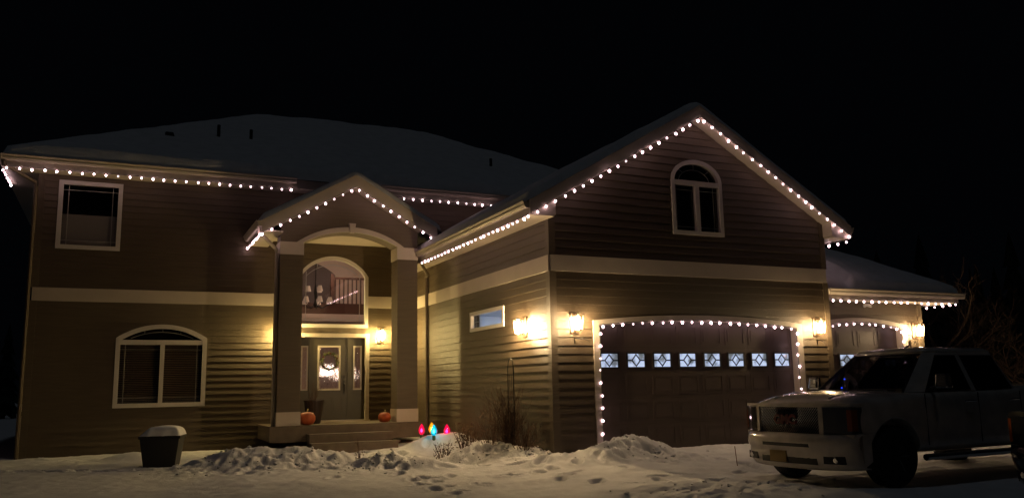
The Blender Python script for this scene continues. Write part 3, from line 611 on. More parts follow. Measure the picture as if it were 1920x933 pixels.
# ------------------------------------------------------------------ snow lying on roofs
def snow_sheet(name, x0, x1, y0, y1, zf, label, thick=.17, step=.09, thin=None, amp=.05):
    nx = int((x1-x0)/step)+2; ny = int((y1-y0)/step)+2
    X = np.linspace(x0, x1, nx); Y = np.linspace(y0, y1, ny); X, Y = np.meshgrid(X, Y)
    d = np.minimum(np.minimum(X-x0, x1-X), np.minimum(Y-y0, y1-Y)); r = .16; lip = np.sqrt(np.clip(1-(1-np.clip(d/r, 0, 1))**2, 0, 1))
    t = thick*(1+.25*fbm(X*.8, Y*.8, 3))+amp*fbm(X*2.2, Y*2.2, 3)*.4
    if thin is not None: t = t*thin(X, Y)
    Z = zf(X, Y)+np.maximum(t, .012)*lip+.004
    idx = np.arange(nx*ny).reshape(ny, nx); q = np.stack([idx[:-1, :-1], idx[:-1, 1:], idx[1:, 1:], idx[1:, :-1]], -1).reshape(-1, 4)
    me = bpy.data.meshes.new(name); me.from_pydata(np.stack([X, Y, Z], -1).reshape(-1, 3).tolist(), [], q.tolist()); me.polygons.foreach_set('use_smooth', [True]*len(q)); me.materials.append(M['snow'])
    o = bpy.data.objects.new(name, me); COL.objects.link(o); return tag(o, label, 'snow', kind='stuff')
def smin(*a, k=.12):
    a = np.stack(a); return -k*np.log(np.exp(-a/k).sum(0))
snow_sheet('roof_snow', EX0-.02, EX1, EY0-.05, EY1, lambda x, y: smin(EZ+SM*(y-EY0), EZ+SM*(x-EX0), EZ+SM*(EX1-x), EZ+SM*(EY1-y)), 'smooth snow blanket on the hipped main roof', .27, .12)
snow_sheet('roof_snow', -.58, 7.45, -.32, 9.0, lambda x, y: smin(6.95-s*(x-PG), 6.95+s*(x-PG), k=.06), 'snow layer on the steep garage gable roof', .15, .09)
snow_sheet('roof_snow', PE-.05, -.1, PY+.01, 7.85, lambda x, y: smin(PZ-.575*(x-PX), PZ+.575*(x-PX), k=.05), 'snow layer on the small porch gable roof', .16, .05)
def slid(x, y):
    e = np.sqrt(((x-6.9)/1.25)**2+((y-.6)/1.1)**2)+.35*fbm(x*2.3, y*2.3, 3); return .22+.78*sstep(.75, 1.0, e)
snow_sheet('roof_snow', 6.89, TX+.05, TY-.05, TY+2*4.2, lambda x, y: smin(TZ+s*(y-TY), TZ+s*(TX-x), TZ+s*(TY+8.4-y), k=.08), 'thick snow slab on the single garage roof, slid away beside the wall', .22, .06, thin=slid)

# ------------------------------------------------------------------ wall lanterns
def lantern_meshes(bulb):
    r = {}
    m = MB(); m.box(-.085, .085, -.014, 0, -.20, .20); m.box(-.012, .012, -.112, -.014, -.15, -.138); m.box(-.008, .008, -.172, -.014, .163, .171); r['backplate'] = (m, 'bronze')
    m = MB(); c = -.15; b, t = .05, .075
    for sx in (-1, 1):
        for sy in (-1, 1):
            m.tube([(sx*b, c+sy*b, -.14), (sx*t, c+sy*t, .15)], .008, 4)
    for a in (-1, 1): m.box(-b-.01, b+.01, c+a*b-.008, c+a*b+.008, -.15, -.136); m.box(a*b-.008, a*b+.008, c-b+.009, c+b-.009, -.149, -.137)
    for a in (-1, 1): m.box(-t-.01, t+.01, c+a*t-.01, c+a*t+.01, .142, .162); m.box(c*0+a*t-.01, a*t+.01, c-t+.011, c+t-.011, .143, .161)
    r['cage'] = (m, 'bronze')
    m = MB(); b, t = .045, .069
    m.add([(-b, c-b, -.136), (b, c-b, -.136), (b, c+b, -.136), (-b, c+b, -.136), (-t, c-t, .14), (t, c-t, .14), (t, c+t, .14), (-t, c+t, .14)], [(0, 1, 5, 4), (1, 2, 6, 5), (2, 3, 7, 6), (3, 0, 4, 7)]); r['glass'] = (m, 'glass_lamp')
    m = MB(); m.lathe([(.006, -.135), (.024, -.115), (.032, -.05), (.032, .06), (.022, .10), (.012, .12)], 10, (0, c, 0)); r['bulb'] = (m, bulb)
    m = MB(); m.lathe([(.014, .12), (.014, .163)], 8, (0, c, 0)); r['socket'] = (m, 'bronze')
    return r
def lantern(loc, rz, label, bulb='lamp_bulb'):
    t = empty('wall_lantern', loc, label, 'wall lamp', 'lit wall lanterns on the house'); t.rotation_euler.z = rz
    for k, (m, mt) in lantern_meshes(bulb).items(): m.build(k, mt, t, smooth=(k == 'bulb'))
lantern((.475, -.026, 2.40), 0, 'lit lantern on the wide garage front between the house corner and door trim')
lantern((6.465, -.026, 2.40), 0, 'lit lantern between the wide garage door and the single garage')
lantern((10.20, .574, 2.40), 0, 'lit lantern beside the single garage door above the number plaque')
lantern((-.026, 1.08, 2.40), -math.pi/2, 'lit lantern on the garage side wall next to the small window', 'side_bulb')
lantern((-1.01, 7.874, 2.66), 0, 'lit lantern beside the front door nearer the garage', 'porch_bulb')
lantern((-3.54, 7.874, 2.66), 0, 'lit lantern beside the front door behind the downspout column', 'porch_bulb')

# ------------------------------------------------------------------ string lights
bm_ = MB(); bm_.lathe([(.010, .0), (.024, -.014), (.027, -.032), (.018, -.052), (.004, -.062)], 7); bm_.lathe([(.013, .03), (.013, -.001)], 6, mi=1)
_o = bm_.build('bulb', ['led_bulb', 'led_cable']); BULB = [_o.data, _o.data.copy(), _o.data.copy()]; bpy.data.objects.remove(_o)
BULB[1].materials[0] = M['led_dim']; BULB[2].materials[0] = M['led_faint']
def light_string(pts, label, sp=.23, off=0, tilt=(0, 0)):
    t = empty('light_string', pts[0], label, 'string lights', 'string lights along the roof and garage doors'); b = Vector(pts[0])
    P_ = [Vector(p) for p in pts]; m = MB(); m.tube([p-b for p in P_], .006, 4); m.build('cable', 'led_cable', t)
    d = off
    for a, c in zip(P_, P_[1:]):
        L_ = (c-a).length
        while d <= L_:
            p = a+(c-a)*(d/L_); linked('bulb', random.choices(BULB, (62, 26, 12))[0], t, p-b+Vector((0, 0, -.02)), (random.gauss(tilt[0], .3), random.gauss(tilt[1], .3), random.random()*6), [random.uniform(.72, 1.05)]*3); d += sp*random.uniform(.96, 1.04)
        d -= L_
    return t
light_string([(-9.86, 9.2, 6.32), (-9.86, 7.34, 6.32)], 'light string on the end eave at the far corner of the main roof', .25, .1)
light_string([(-9.80, 7.325, 6.32), (-3.3, 7.325, 6.32)], 'long light string on the main eave above the bedroom window', .252, .03)
light_string([(-1.35, 7.325, 6.32), (2.2, 7.325, 6.32)], 'light string on the main eave between the porch and garage roofs', .252, .05)
light_string([(PE-.01, PY-.02, zp_top(PE)-.30), (PX, PY-.02, PZ-.30)], 'light string up the porch rake on the downspout side', .235, .02)
light_string([(PX+.05, PY-.02, PZ-.335), (-.25, PY-.02, zp_top(-.25)-.31)], 'light string down the porch rake towards the garage', .235, .02)
light_string([(PE-.015, PY+.1, zp_top(PE)-.28), (PE-.015, 7.8, zp_top(PE)-.28)], 'light string along the short side eave of the porch', .235)
light_string([(-.565, -.30, 4.36), (-.565, 6.0, 4.36)], 'light string under the gutter of the garage side eave', .232, .02)
zz = lambda x: zg_top(x)-.265
light_string([(-.5, -.355, zz(-.5)), (PG-.06, -.355, zz(PG-.06))], 'light string up the garage gable rake nearer the porch', .23, .1)
light_string([(PG+.06, -.355, zz(PG+.06)), (7.41, -.355, zz(7.41))], 'light string down the garage gable rake above the single garage', .23, .02)
light_string([(7.44, -.2, 4.35), (7.44, 1.4, 4.35)], 'short light string on the garage eave above the single garage roof', .25, .05)
ga = arched(.985, 5.89, 0, 2.375, 2.495, 24)[2:]; ga = [(u, -.06, z) for u, z in reversed(ga)]
light_string([(1.0, -.06, .1), (1.0, -.06, 2.30)]+ga+[(5.885, -.05, 2.25), (5.885, -.05, .1)], 'light string framing the wide garage door', .232, .06, (.5, 0))
light_string([(6.95, TY-.02, 3.04), (TX-.04, TY-.02, 3.04)], 'light string under the gutter of the single garage', .232, .12)
light_string([(TX-.02, TY+.1, 3.04), (TX-.02, 4, 3.04)], 'light string on the side eave of the single garage', .232, .1)
ta = arched(7.085, 9.775, 0, 2.44, 2.58, 20)[2:]; ta = [(u, .54, z) for u, z in reversed(ta)]
light_string(ta+[(9.745, .55, 2.35), (9.745, .55, .2)], 'light string framing the single garage door', .232, .2, (.5, 0))

# ------------------------------------------------------------------ yard and porch things
def gz1(x, y): return float(ground_z(np.array([x]), np.array([y]))[0])
def pumpkin(x, y, z, r, label):
    t = empty('pumpkin', (x, y, z), label, 'pumpkin', 'pumpkins on the porch'); m = MB()
    m.lathe([(r*.35, .012*r), (r*.75, .12*r), (r, .6*r), (r*.98, 1.0*r), (r*.72, 1.42*r), (r*.3, 1.52*r), (.06*r, 1.44*r)], 32, rib=lambda a: -.055*abs(math.cos(a*5))**6); m.build('body', 'pumpkin', t, smooth=True)
    m = MB(); m.tube([(0, 0, 1.42*r), (.03*r, 0, 1.65*r), (.14*r, .03, 1.86*r)], .12*r, 6, r1=.09*r); m.build('stem', 'pumpkin_stem', t)
pumpkin(-3.24, 6.2, .463, .195, 'larger orange pumpkin on the porch beside the dark planter'); pumpkin(-1.34, 6.34, .463, .155, 'smaller orange pumpkin on the porch beside the garage-side column')
t = empty('planter', (-2.93, 6.95, .463), 'tall dark planter with bare twigs beside the front door', 'planter'); m = MB()
m.lathe([(.155, 0), (.17, .05), (.235, .52), (.25, .525), (.25, .56), (.225, .56), (.22, .50), (.02, .49)], 20); m.build('pot', 'pot_dark', t, smooth=False)
def twigs(m, n, h, spread, r=.006, seed=1, sub=2, base=(0, 0, 0), br=.5):
    R = random.Random(seed)
    for i in range(n):
        a = R.uniform(0, 6.28); s0 = spread*R.uniform(.05, .35); p = Vector((base[0]+s0*math.cos(a), base[1]+s0*math.sin(a), base[2])); d = Vector((math.cos(a)*spread*R.uniform(.3, 1)/h, math.sin(a)*spread*R.uniform(.3, 1)/h, 1)).normalized(); L_ = h*R.uniform(.45, 1); pts = [p]
        for k in range(4): d = (d+Vector((R.gauss(0, .13), R.gauss(0, .13), R.gauss(0, .05)))).normalized(); p = p+d*L_/4; pts.append(p)
        m.tube(pts, r*R.uniform(.7, 1.3), 4, r1=r*.35)
        for j in range(sub):
            q = pts[R.randint(1, 3)]; e = (d+Vector((R.gauss(0, br), R.gauss(0, br), R.uniform(0, .3)))).normalized(); m.tube([q, q+e*L_*.18, q+(e+Vector((0, 0, .3))).normalized()*L_*.34], r*.6, 3, r1=r*.25)
m = MB(); twigs(m, 16, .75, .2, .004, 5, 3, (0, 0, .48)); m.build('twig', 'twig', t)
t = empty('wreath', E(-2.355, .02, 1.98), 'round evergreen wreath hanging on the front door glass', 'wreath'); m = MB(); R = random.Random(9)
for i in range(420):
    a = R.uniform(0, 6.283); rr = .205+R.gauss(0, .022); c = Vector((rr*math.cos(a), R.uniform(-.035, .02), rr*math.sin(a))); d = Vector((R.gauss(0, 1)-math.sin(a), R.gauss(0, .6)-.3, R.gauss(0, 1)+math.cos(a))).normalized(); e = d.orthogonal().normalized()*.009; m.add([c-d*.012-e*.4, c+d*.02+e, c+d*.06, c+d*.02-e], [(0, 1, 2, 3)])
m.build('foliage', 'leaf_green', t); m = MB()
m.tube([(.2*math.cos(k*.2618), 0, .2*math.sin(k*.2618)) for k in range(25)], .018, 6); m.build('hoop', 'twig', t)
for a in (.4, 1.5, 2.6, 3.7, 4.5, 5.6):
    m = MB(); m.lathe([(.004, -.02), (.018, -.008), (.018, .008), (.004, .02)], 8, (.205*math.cos(a), -.045, .205*math.sin(a))); m.build('berry', 'badge_red', t)
m = MB(); m.lathe([(.075, 0), (.08, .03), (.05, .11), (.02, .19), (.004, .23)], 10); tag(m.build('gnome_ornament', 'cover_green'), 'small dark cone ornament on the porch at the garage-side column', 'ornament').location = (-1.07, 5.965+.62, .463)
# square planter tub in the yard with a cap of snow
tx, ty = -6.44, 3.9; tz = gz1(tx, ty)-.02
t = empty('planter_tub', (tx, ty, tz), 'square black planter tub standing in the snowy yard', 'planter'); t.rotation_euler.z = -.22
m = MB(); b, a, h = .275, .355, .45-tz-.0
for (q0, q1, z0, z1) in ((b, a, 0, h),): m.add([(-q0, -q0, z0), (q0, -q0, z0), (q0, q0, z0), (-q0, q0, z0), (-q1, -q1, z1), (q1, -q1, z1), (q1, q1, z1), (-q1, q1, z1)], [(0, 3, 2, 1), (0, 1, 5, 4), (1, 2, 6, 5), (2, 3, 7, 6), (3, 0, 4, 7), (4, 5, 6, 7)])
m.build('tub', 'tub_plastic', t); m = MB()
for q, w_ in ((a+.02, .04),): m.box(-q, q, -q, -q+w_, h-.05, h+.005); m.box(-q, q, q-w_, q, h-.05, h+.005); m.box(-q, -q+w_, -q+w_, q-w_, h-.05, h+.005); m.box(q-w_, q, -q+w_, q-w_, h-.05, h+.005)
m.build('rim', 'tub_plastic', t)
b_ = bmesh.new(); bmesh.ops.create_grid(b_, x_segments=30, y_segments=30, size=1); 
for v in b_.verts:
    e = max(abs(v.co.x), abs(v.co.y)); v.co.z = .17*max(0, 1-e**7)*(1+.12*math.sin(3*v.co.x+1)*math.cos(2*v.co.y))*(1 if v.co.x > -.5 else max(.25, 1-(-.5-v.co.x)*1.6)); k_ = .37*(1+.02*math.sin(9*v.co.x)); v.co.x *= k_; v.co.y *= k_
me = bpy.data.meshes.new('snow_cap'); b_.to_mesh(me); b_.free(); me.polygons.foreach_set('use_smooth', [True]*len(me.polygons)); me.materials.append(M['snow'])
o = bpy.data.objects.new('snow_cap', me); COL.objects.link(o); o.location = (tx, ty, tz+h+.002); o.rotation_euler.z = -.22; tag(o, 'rounded cap of snow lying on the black planter tub', 'snow', kind='stuff')
# giant coloured bulbs on stakes
def stake_bulb(x, y, z, body, core, label, sc_=1):
    g = gz1(x, y); t = empty('stake_light', (x, y, g), label, 'garden light', 'oversized coloured bulbs on stakes'); hh_ = z-g
    m = MB(); m.tube([(0, 0, -.05), (0, 0, hh_-.17)], .007, 5); m.build('stake', 'black_metal', t)
    m = MB(); m.lathe([(.028, hh_-.20), (.036, hh_-.18), (.036, hh_-.09), (.03, hh_-.085)], 12); m.build('socket', 'cover_green', t)
    m = MB(); m.lathe([(.03, hh_-.085), (.06, hh_-.05), (.076, hh_-.0), (.068, hh_+.05), (.04, hh_+.11), (.012, hh_+.15), (.003, hh_+.155)], 14); m.build('globe', body, t, smooth=True)
    m = MB(); m.lathe([(.004, -.04), (.028, -.01), (.022, .03), (.004, .055)], 8, (-.005, 0, hh_+.0)); m.build('hot_spot', core, t, smooth=True)
stake_bulb(-1.0, 4.55, .31, 'bulb_red', 'core_red', 'glowing red bulb stake nearest the porch column')
stake_bulb(-.83, 4.35, .34, 'bulb_amber', 'core_amber', 'glowing amber bulb stake partly behind the teal one')
stake_bulb(-.92, 3.95, .31, 'bulb_teal', 'core_teal', 'glowing teal bulb stake on the snow mound')
stake_bulb(-.58, 4.05, .30, 'bulb_red', 'core_red', 'glowing red bulb stake nearest the garage side wall')
# trellis, dead shrubs, stalks
t = empty('trellis', (-.42, .95, .05), 'tall arched wire trellis with dead vines by the garage side wall', 'trellis'); m = MB()
for dy, z1 in ((-.13, 1.5), (.13, 1.5)): m.tube([(0, dy, 0), (0, dy, z1)], .011, 5)
m.tube([(0, -.13+.13*(1-math.cos(a*math.pi/10)), 1.5+.24*math.sin(a*math.pi/10)) for a in range(11)], .011, 5)
for dy in (-.045, .045): m.tube([(0, dy, 0), (0, dy, 1.42)], .005, 4)
for z in (.45, .95, 1.42): m.tube([(0, -.13, z), (0, .13, z)], .005, 4)
m.build('wire_frame', 'black_metal', t); m = MB(); twigs(m, 60, 1.3, .26, .006, 11, 5, (-.03, 0, 0), .7); m.build('dead_vine', 'twig', t)
def shrub(x, y, n, h, sp, seed, label, r=.006, sub=3, mt='twig'):
    t = empty('dead_shrub', (x, y, gz1(x, y)-.03), label, 'shrub', 'leafless shrubs in the snow'); m = MB(); twigs(m, n, h, sp, r, seed, sub, br=.7); m.build('stem', mt, t)
    m = MB(); R = random.Random(seed)
    for i in range(n*7):
        a = R.uniform(0, 6.28); q = sp*R.random()**.5; c = Vector((q*math.cos(a), q*math.sin(a), h*R.uniform(.15, .85))); d = Vector((R.gauss(0, 1), R.gauss(0, 1), R.gauss(0, 1))).normalized(); e = d.orthogonal().normalized()*.012; m.add([c-d*.02, c+e, c+d*.025, c-e], [(0, 1, 2, 3)])
    m.build('withered_leaves', mt, t)
shrub(-.40, 2.0, 26, .95, .30, 21, 'leafless brown shrub with upright stems by the garage side wall')
shrub(-.35, 1.45, 22, .75, .28, 22, 'dense low dead shrub between the tall shrub and trellis')
shrub(-.42, .45, 26, .62, .42, 23, 'sparse dead shrub between the trellis and house corner')
shrub(-.28, 3.4, 30, .5, .35, 24, 'low dark dead shrub behind the coloured bulb stakes')
shrub(-1.55, 1.6, 16, .42, .2, 25, 'clump of cut dead stalks poking out of churned snow', .008, 1)
shrub(-1.2, 1.45, 16, .5, .18, 26, 'taller clump of dead stalks beside the cut stalks in the snow', .008, 1)
shrub(-3.35, 1.0, 4, .42, .1, 27, 'few thin dead stems standing in the snow before the steps', .005, 0)
t = tag(MB().build('driveway_marker', 'stake'), 'thin brown driveway marker stake before the wide garage door', 'marker stake'); m = MB(); m.tube([(1.9, -2.75, -.2), (1.875, -2.73, .22)], .006, 5); t.data = m.build('tmp', 'stake').data; bpy.data.objects.remove(bpy.data.objects['tmp'])
# security camera, number plaque, hooks
t = empty('security_camera', (8.6, .574, 2.98), 'small white security camera above the single garage door', 'camera'); m = MB(); m.lathe([(.045, 0), (.05, .02), (.02, .04)], 12); m.v = [(x, -z, y) for x, y, z in m.v]; m.build('mount', 'camera_white', t, fixn=True)
m = MB(); m.tube([(.0, -.03, 0), (.02, -.08, .0), (.05, -.17, -.03)], .034, 12); m.build('body', 'camera_white', t); m = MB(); m.tube([(.05, -.171, -.03), (.052, -.176, -.031)], .027, 12); m.build('eye', 'plastic_dark', t)
t = empty('number_plaque', (10.19, .574, 2.10), 'tan house number plaque with dark digits under the lantern of the single garage', 'plaque'); m = MB(); m.box(-.17, .17, -.02, 0, -.075, .075); m.build('board', 'plaque', t)
cu = bpy.data.curves.new('digits', 'FONT'); cu.body = '757'; cu.size = .14; cu.extrude = .003; cu.align_x = 'CENTER'; cu.align_y = 'CENTER'
to_ = bpy.data.objects.new('tmpfont', cu); COL.objects.link(to_); dg = bpy.context.evaluated_depsgraph_get(); me = bpy.data.meshes.new_from_object(to_.evaluated_get(dg)); bpy.data.objects.remove(to_)
me.materials.clear(); me.materials.append(M['plaque_digit']); linked('digit', me, t, (0, -.024, 0), (math.pi/2, 0, 0))
for x, l, e in ((.47, 'plant hook under the lantern at the house corner', .2), (6.47, 'plant hook under the lantern between the two garage doors', .02)):
    t = tag(MB().build('plant_hook', 'black_metal'), 'small black '+l, 'hook'); m = MB(); m.tube([(x, -.026, 2.13), (x, -.03, 2.02)], .008, 5); m.tube([(x, -.03, 2.12), (x+e*.5, -.16, 2.10), (x+e, -.22, 2.06), (x+e, -.22, 2.03)], .007, 5); q = m.build('tmp', 'black_metal'); t.data = q.data; bpy.data.objects.remove(q)

m = MB(); R = random.Random(77)
for k in range(420):
    bx, by, sx, sy, a = R.choice(ROUGH[:6]); x, y = R.gauss(bx, sx*.55), R.gauss(by, sy*.6)
    if y > -.2 and x > .0 or y > 5.2: continue
    r = min(.055, .014+R.expovariate(1/.011)); z = gz1(x, y)+r*.15
    pts = []
    for (px_, py_, pz_) in ((1, 0, 0), (-1, 0, 0), (0, 1, 0), (0, -1, 0), (0, 0, 1), (0, 0, -1), (.6, .6, .6), (-.6, .6, .5), (.6, -.6, .6), (-.6, -.6, .5)): j_ = R.uniform(.65, 1.2); pts.append((x+px_*r*j_, y+py_*r*j_, z+pz_*r*j_*.75))
    b_ = bmesh.new()
    for q in pts: b_.verts.new(q)
    bmesh.ops.convex_hull(b_, input=b_.verts); b_.verts.index_update(); m.add([tuple(v.co) for v in b_.verts], [tuple(v.index for v in f.verts) for f in b_.faces]); b_.free()
tag(m.build('snow_chunks', 'snow'), 'broken clods of shovelled snow scattered over the banks', 'snow', kind='stuff')
m = MB(); R = random.Random(5)  # spruces added to hide moonlit ground and keep the background black
for k in range(170):
    if k < 60: x, y = R.uniform(-60, -17), R.uniform(4, 50)
    elif k < 120: x, y = R.uniform(-20, 60), R.uniform(34, 60)
    else: x, y = R.uniform(26, 60), R.uniform(-6, 34)
    h_ = R.uniform(5, 10); z0 = gz1(x, y)-.2; m.tube([(x, y, z0), (x, y, z0+h_)], .13, 5, r1=.02)
    for lv in range(7):
        zz_ = z0+.5+lv*h_*.13; rr = (1-lv/7.5)*h_*.24*R.uniform(.8, 1.15); n_ = 9; v = [(x, y, zz_+h_*.20)]
        for q in range(n_*2): a = q*math.pi/n_+R.uniform(-.1, .1); e = rr*(1 if q % 2 else .55)*R.uniform(.8, 1.1); v.append((x+e*math.cos(a), y+e*math.sin(a), zz_-(.25*rr if q % 2 else 0)))
        m.add(v, [(0, 1+q, 1+(q+1) % (n_*2)) for q in range(n_*2)])
tag(m.build('added_dark_trees', 'spruce'), 'dark spruce trees added around the lot to black out the background', 'forest', kind='stuff')
# ------------------------------------------------------------------ trees beyond
def tree(x, y, h, seed, label):
    R = random.Random(seed); t = empty('bare_tree', (x, y, gz1(x, y)-.1), label, 'tree', 'leafless trees beyond the garage'); mt_ = MB(); mc = MB()
    def grow(p, d, L_, r, lv):
        pts = [p]
        for k in range(3): d = (d+Vector((R.gauss(0, .14), R.gauss(0, .14), .03))).normalized(); p = p+d*L_/3; pts.append(p)
        (mt_ if lv < 2 else mc).tube(pts, r, 6 if lv < 2 else 3, r1=r*.6)
        if lv < 5:
            for k in range(3 if lv else 5):
                q = pts[R.choice((1, 2, 3)) if lv else R.choice((1, 2, 3, 3))]; a = R.uniform(0, 6.28); e = (d*.8+Vector((math.cos(a), math.sin(a), R.uniform(-.1, .5)))*.75).normalized(); grow(q, e, L_*R.uniform(.55, .78), max(r*.55, .006), lv+1)
    grow(Vector((0, 0, 0)), Vector((R.gauss(0, .05), R.gauss(0, .05), 1)), h*.42, .09, 0); mt_.build('trunk', 'bark', t); mc.build('crown', 'bark', t)
tree(14.3, 3.2, 4.6, 4, 'leafless tree closest to the single garage'); tree(17.0, 5.0, 5.0, 5, 'leafless tree behind the parked pickups'); tree(16.2, 1.5, 4.2, 8, 'smaller leafless tree beside the drive beyond the pickups'); tree(20.0, 8, 6, 12, 'tall leafless tree farthest from the single garage')

# ------------------------------------------------------------------ pickups
def pickup(loc, ang, paint, label, badge):
    t = empty('pickup_truck', loc, label, 'pickup truck'); t.rotation_euler.z = ang+math.pi      # local +x = backwards, +y = vehicle right
    # local frame: x back from the nose, y lateral, z up
    st = [(.24, .90, .62, 1.06, 1.10), (.32, .945, .55, 1.10, 1.16), (.52, .985, .46, 1.14, 1.225), (.95, 1.0, .40, 1.175, 1.262), (1.42, 1.005, .40, 1.20, 1.262), (1.5, 1.005, .40, 1.225, 1.235), (2.7, 1.005, .40, 1.235, 1.24), (3.78, 1.005, .40, 1.24, 1.245), (3.83, 1.0, .40, 1.30, 1.31), (5.72, 1.0, .42, 1.30, 1.31), (5.84, .96, .52, 1.28, 1.29)]
    vs = []; fs = []; n = None
    for x, w_, zb, zs, zt in st:
        half = [(0, zb), (.55*w_, zb), (.90*w_, zb+.01), (.975*w_, zb+.09), (w_, .72), (w_, .93), (.985*w_, zs-.05), (.93*w_, zs), (.62*w_, zt-.004), (.3*w_, zt), (0, zt)]
        rg = half+[(-y, z) for y, z in reversed(half[1:-1])]; n = len(rg); vs += [(x, y, z) for y, z in rg]
    for i in range(len(st)-1):
        for k in range(n): fs.append((i*n+k, i*n+(k+1) % n, (i+1)*n+(k+1) % n, (i+1)*n+k))
    fs.append(tuple(range(n))); fs.append(tuple(range(len(st)*n-1, (len(st)-1)*n-1, -1)))
    m = MB(); m.add(vs, fs); body = m.build('body', paint, None, smooth=True, fixn=True)
    sm = body.modifiers.new('s', 'SUBSURF'); sm.levels = 2; sm.render_levels = 2
    cut = MB()
    for wx in (1.0, 4.64):
        for sy in (-1, 1):
            k = MB(); k.lathe([(.475, -.2), (.475, .2)], 28); cut.add([(x+wx, z+sy*.95, y+.42) for x, y, z in k.v], k.f)
    co = cut.build('cut', 'rubber', None, fixn=True)
    bo = body.modifiers.new('b', 'BOOLEAN'); bo.operation = 'DIFFERENCE'; bo.object = co; bo.solver = 'EXACT'
    dg = bpy.context.evaluated_depsgraph_get(); me = bpy.data.meshes.new_from_object(body.evaluated_get(dg)); body.modifiers.clear(); body.data = me; bpy.data.objects.remove(co); body.parent = t
    # hood bulge creases
    for sy in (-1, 1):
        m = MB(); m.tube([(.34, sy*.50, 1.165), (.8, sy*.53, 1.232), (1.36, sy*.60, 1.245)], .016, 6); m.build('hood_crease', paint, t, smooth=True)
    # cab: pillars, roof, glass
    bot = [(1.33, 0), (1.37, .45), (1.46, .80), (1.72, .93), (2.70, .945), (2.80, .945), (3.66, .94), (3.78, .90), (3.80, 0)]
    top = [(2.06, 0), (2.09, .36), (2.16, .60), (2.34, .685), (2.72, .70), (2.81, .70), (3.56, .695), (3.66, .64), (3.68, 0)]
    B = [Vector((x, y, 1.225)) for x, y in bot]; Tp = [Vector((x, y, 1.775)) for x, y in top]
    def quadp(i, j, sy, th, name, mt, a0=0., a1=1.):
        m = MB(); pts = []
        for p in (B[i]+(Tp[i]-B[i])*a0, B[j]+(Tp[j]-B[j])*a0, B[j]+(Tp[j]-B[j])*a1, B[i]+(Tp[i]-B[i])*a1): pts.append(Vector((p.x, p.y*sy, p.z)))
        nn = (pts[1]-pts[0]).cross(pts[3]-pts[0]).normalized()*th
        if nn.dot(Vector((pts[0].x-2.7, pts[0].y*1.5, 0))) < 0: nn = -nn
        m.hexa([pts[0]-nn, pts[1]-nn, pts[1], pts[0], pts[3]-nn, pts[2]-nn, pts[2], pts[3]]); m.build(name, mt, t, fixn=True)
    for sy in (-1, 1):
        quadp(0, 1, sy, .006, 'windscreen', 'glass_dark', .02, .97); quadp(1, 2, sy, .006, 'windscreen', 'glass_dark', .02, .97)
        quadp(2, 3, sy, .05, 'pillar', paint); quadp(4, 5, sy, .04, 'pillar', paint); quadp(6, 7, sy, .05, 'pillar', paint)
        quadp(3, 4, sy, .006, 'side_window', 'glass_tint', .04, .93); quadp(5, 6, sy, .006, 'side_window', 'glass_tint', .04, .93)
        quadp(3, 4, sy, .03, 'window_rail', paint, .93, 1); quadp(5, 6, sy, .03, 'window_rail', paint, .93, 1); quadp(7, 8, sy, .006, 'rear_window', 'glass_tint', .2, .95); quadp(7, 8, sy, .03, 'rear_panel', paint, 0, .2)
    half = lambda pts, z: [(x, y, z) for x, y in pts]+[(x, -y, z) for x, y in reversed(pts[1:-1])]
    shr = lambda pts, k, d: [(2.85+(x-2.85)*k, y*d) for x, y in pts]
    r0, r1, r2_, r3 = half(top, 1.765), half(shr(top, 1.0, 1.0), 1.80), half(shr(top, .9, .9), 1.845), half(shr(top, .55, .55), 1.868)
    m = MB(); k = len(r0); m.add(r0+r1+r2_+r3, [(i+j*k, (i+1) % k+j*k, (i+1) % k+(j+1)*k, i+(j+1)*k) for j in range(3) for i in range(k)]+[tuple(range(3*k, 4*k)), tuple(range(k-1, -1, -1))]); m.build('roof', paint, t, smooth=True, fixn=True)
    m = MB(); m.box(1.45, 1.9, -.78, .78, 1.20, 1.27); m.build('dashboard', 'upholstery', t)
    for y in (-.4, .4):
        m = MB(); m.box(2.35, 2.5, y-.24, y+.24, 1.2, 1.55); m.box(2.38, 2.47, y-.12, y+.12, 1.55, 1.70); m.build('seat', 'upholstery', t)
    m = MB(); m.tube([(2.0+.0*a, -.4+.17*math.cos(a*math.pi/8), 1.30+.14*math.sin(a*math.pi/8)) for a in range(17)], .014, 5); m.build('steering_wheel', 'upholstery', t)
    # front: fascia curve x(y)
    fx = lambda y: .05+.20*abs(y)**3
    def strip(name, mt, ys, z0, z1, d0, d1, par=None, sm=False):
        m = MB(); v = []
        for y in ys: v += [(fx(y)-d1, y, z0), (fx(y)-d1, y, z1), (fx(y)-d0, y, z1), (fx(y)-d0, y, z0)]
        f = []
        for i in range(len(ys)-1):
            for a in range(4): f.append((i*4+a, i*4+(a+1) % 4, i*4+4+(a+1) % 4, i*4+4+a))
        f += [(0, 1, 2, 3), tuple(len(ys)*4-1-i for i in range(4))]; m.add(v, f); return m.build(name, mt, par or t, smooth=sm, fixn=True)
    lin = lambda a, b, n: [a+(b-a)*i/(n-1) for i in range(n)]
    strip('nose_panel', paint, lin(-.97, .97, 17), .65, .71, -.25, .0); strip('nose_panel', paint, lin(-.95, .95, 17), 1.055, 1.10, -.26, -.005)
    g = strip('grille', 'plastic_dark', lin(-.55, .55, 9), .71, 1.05, -.1, -.05)
    m = MB()
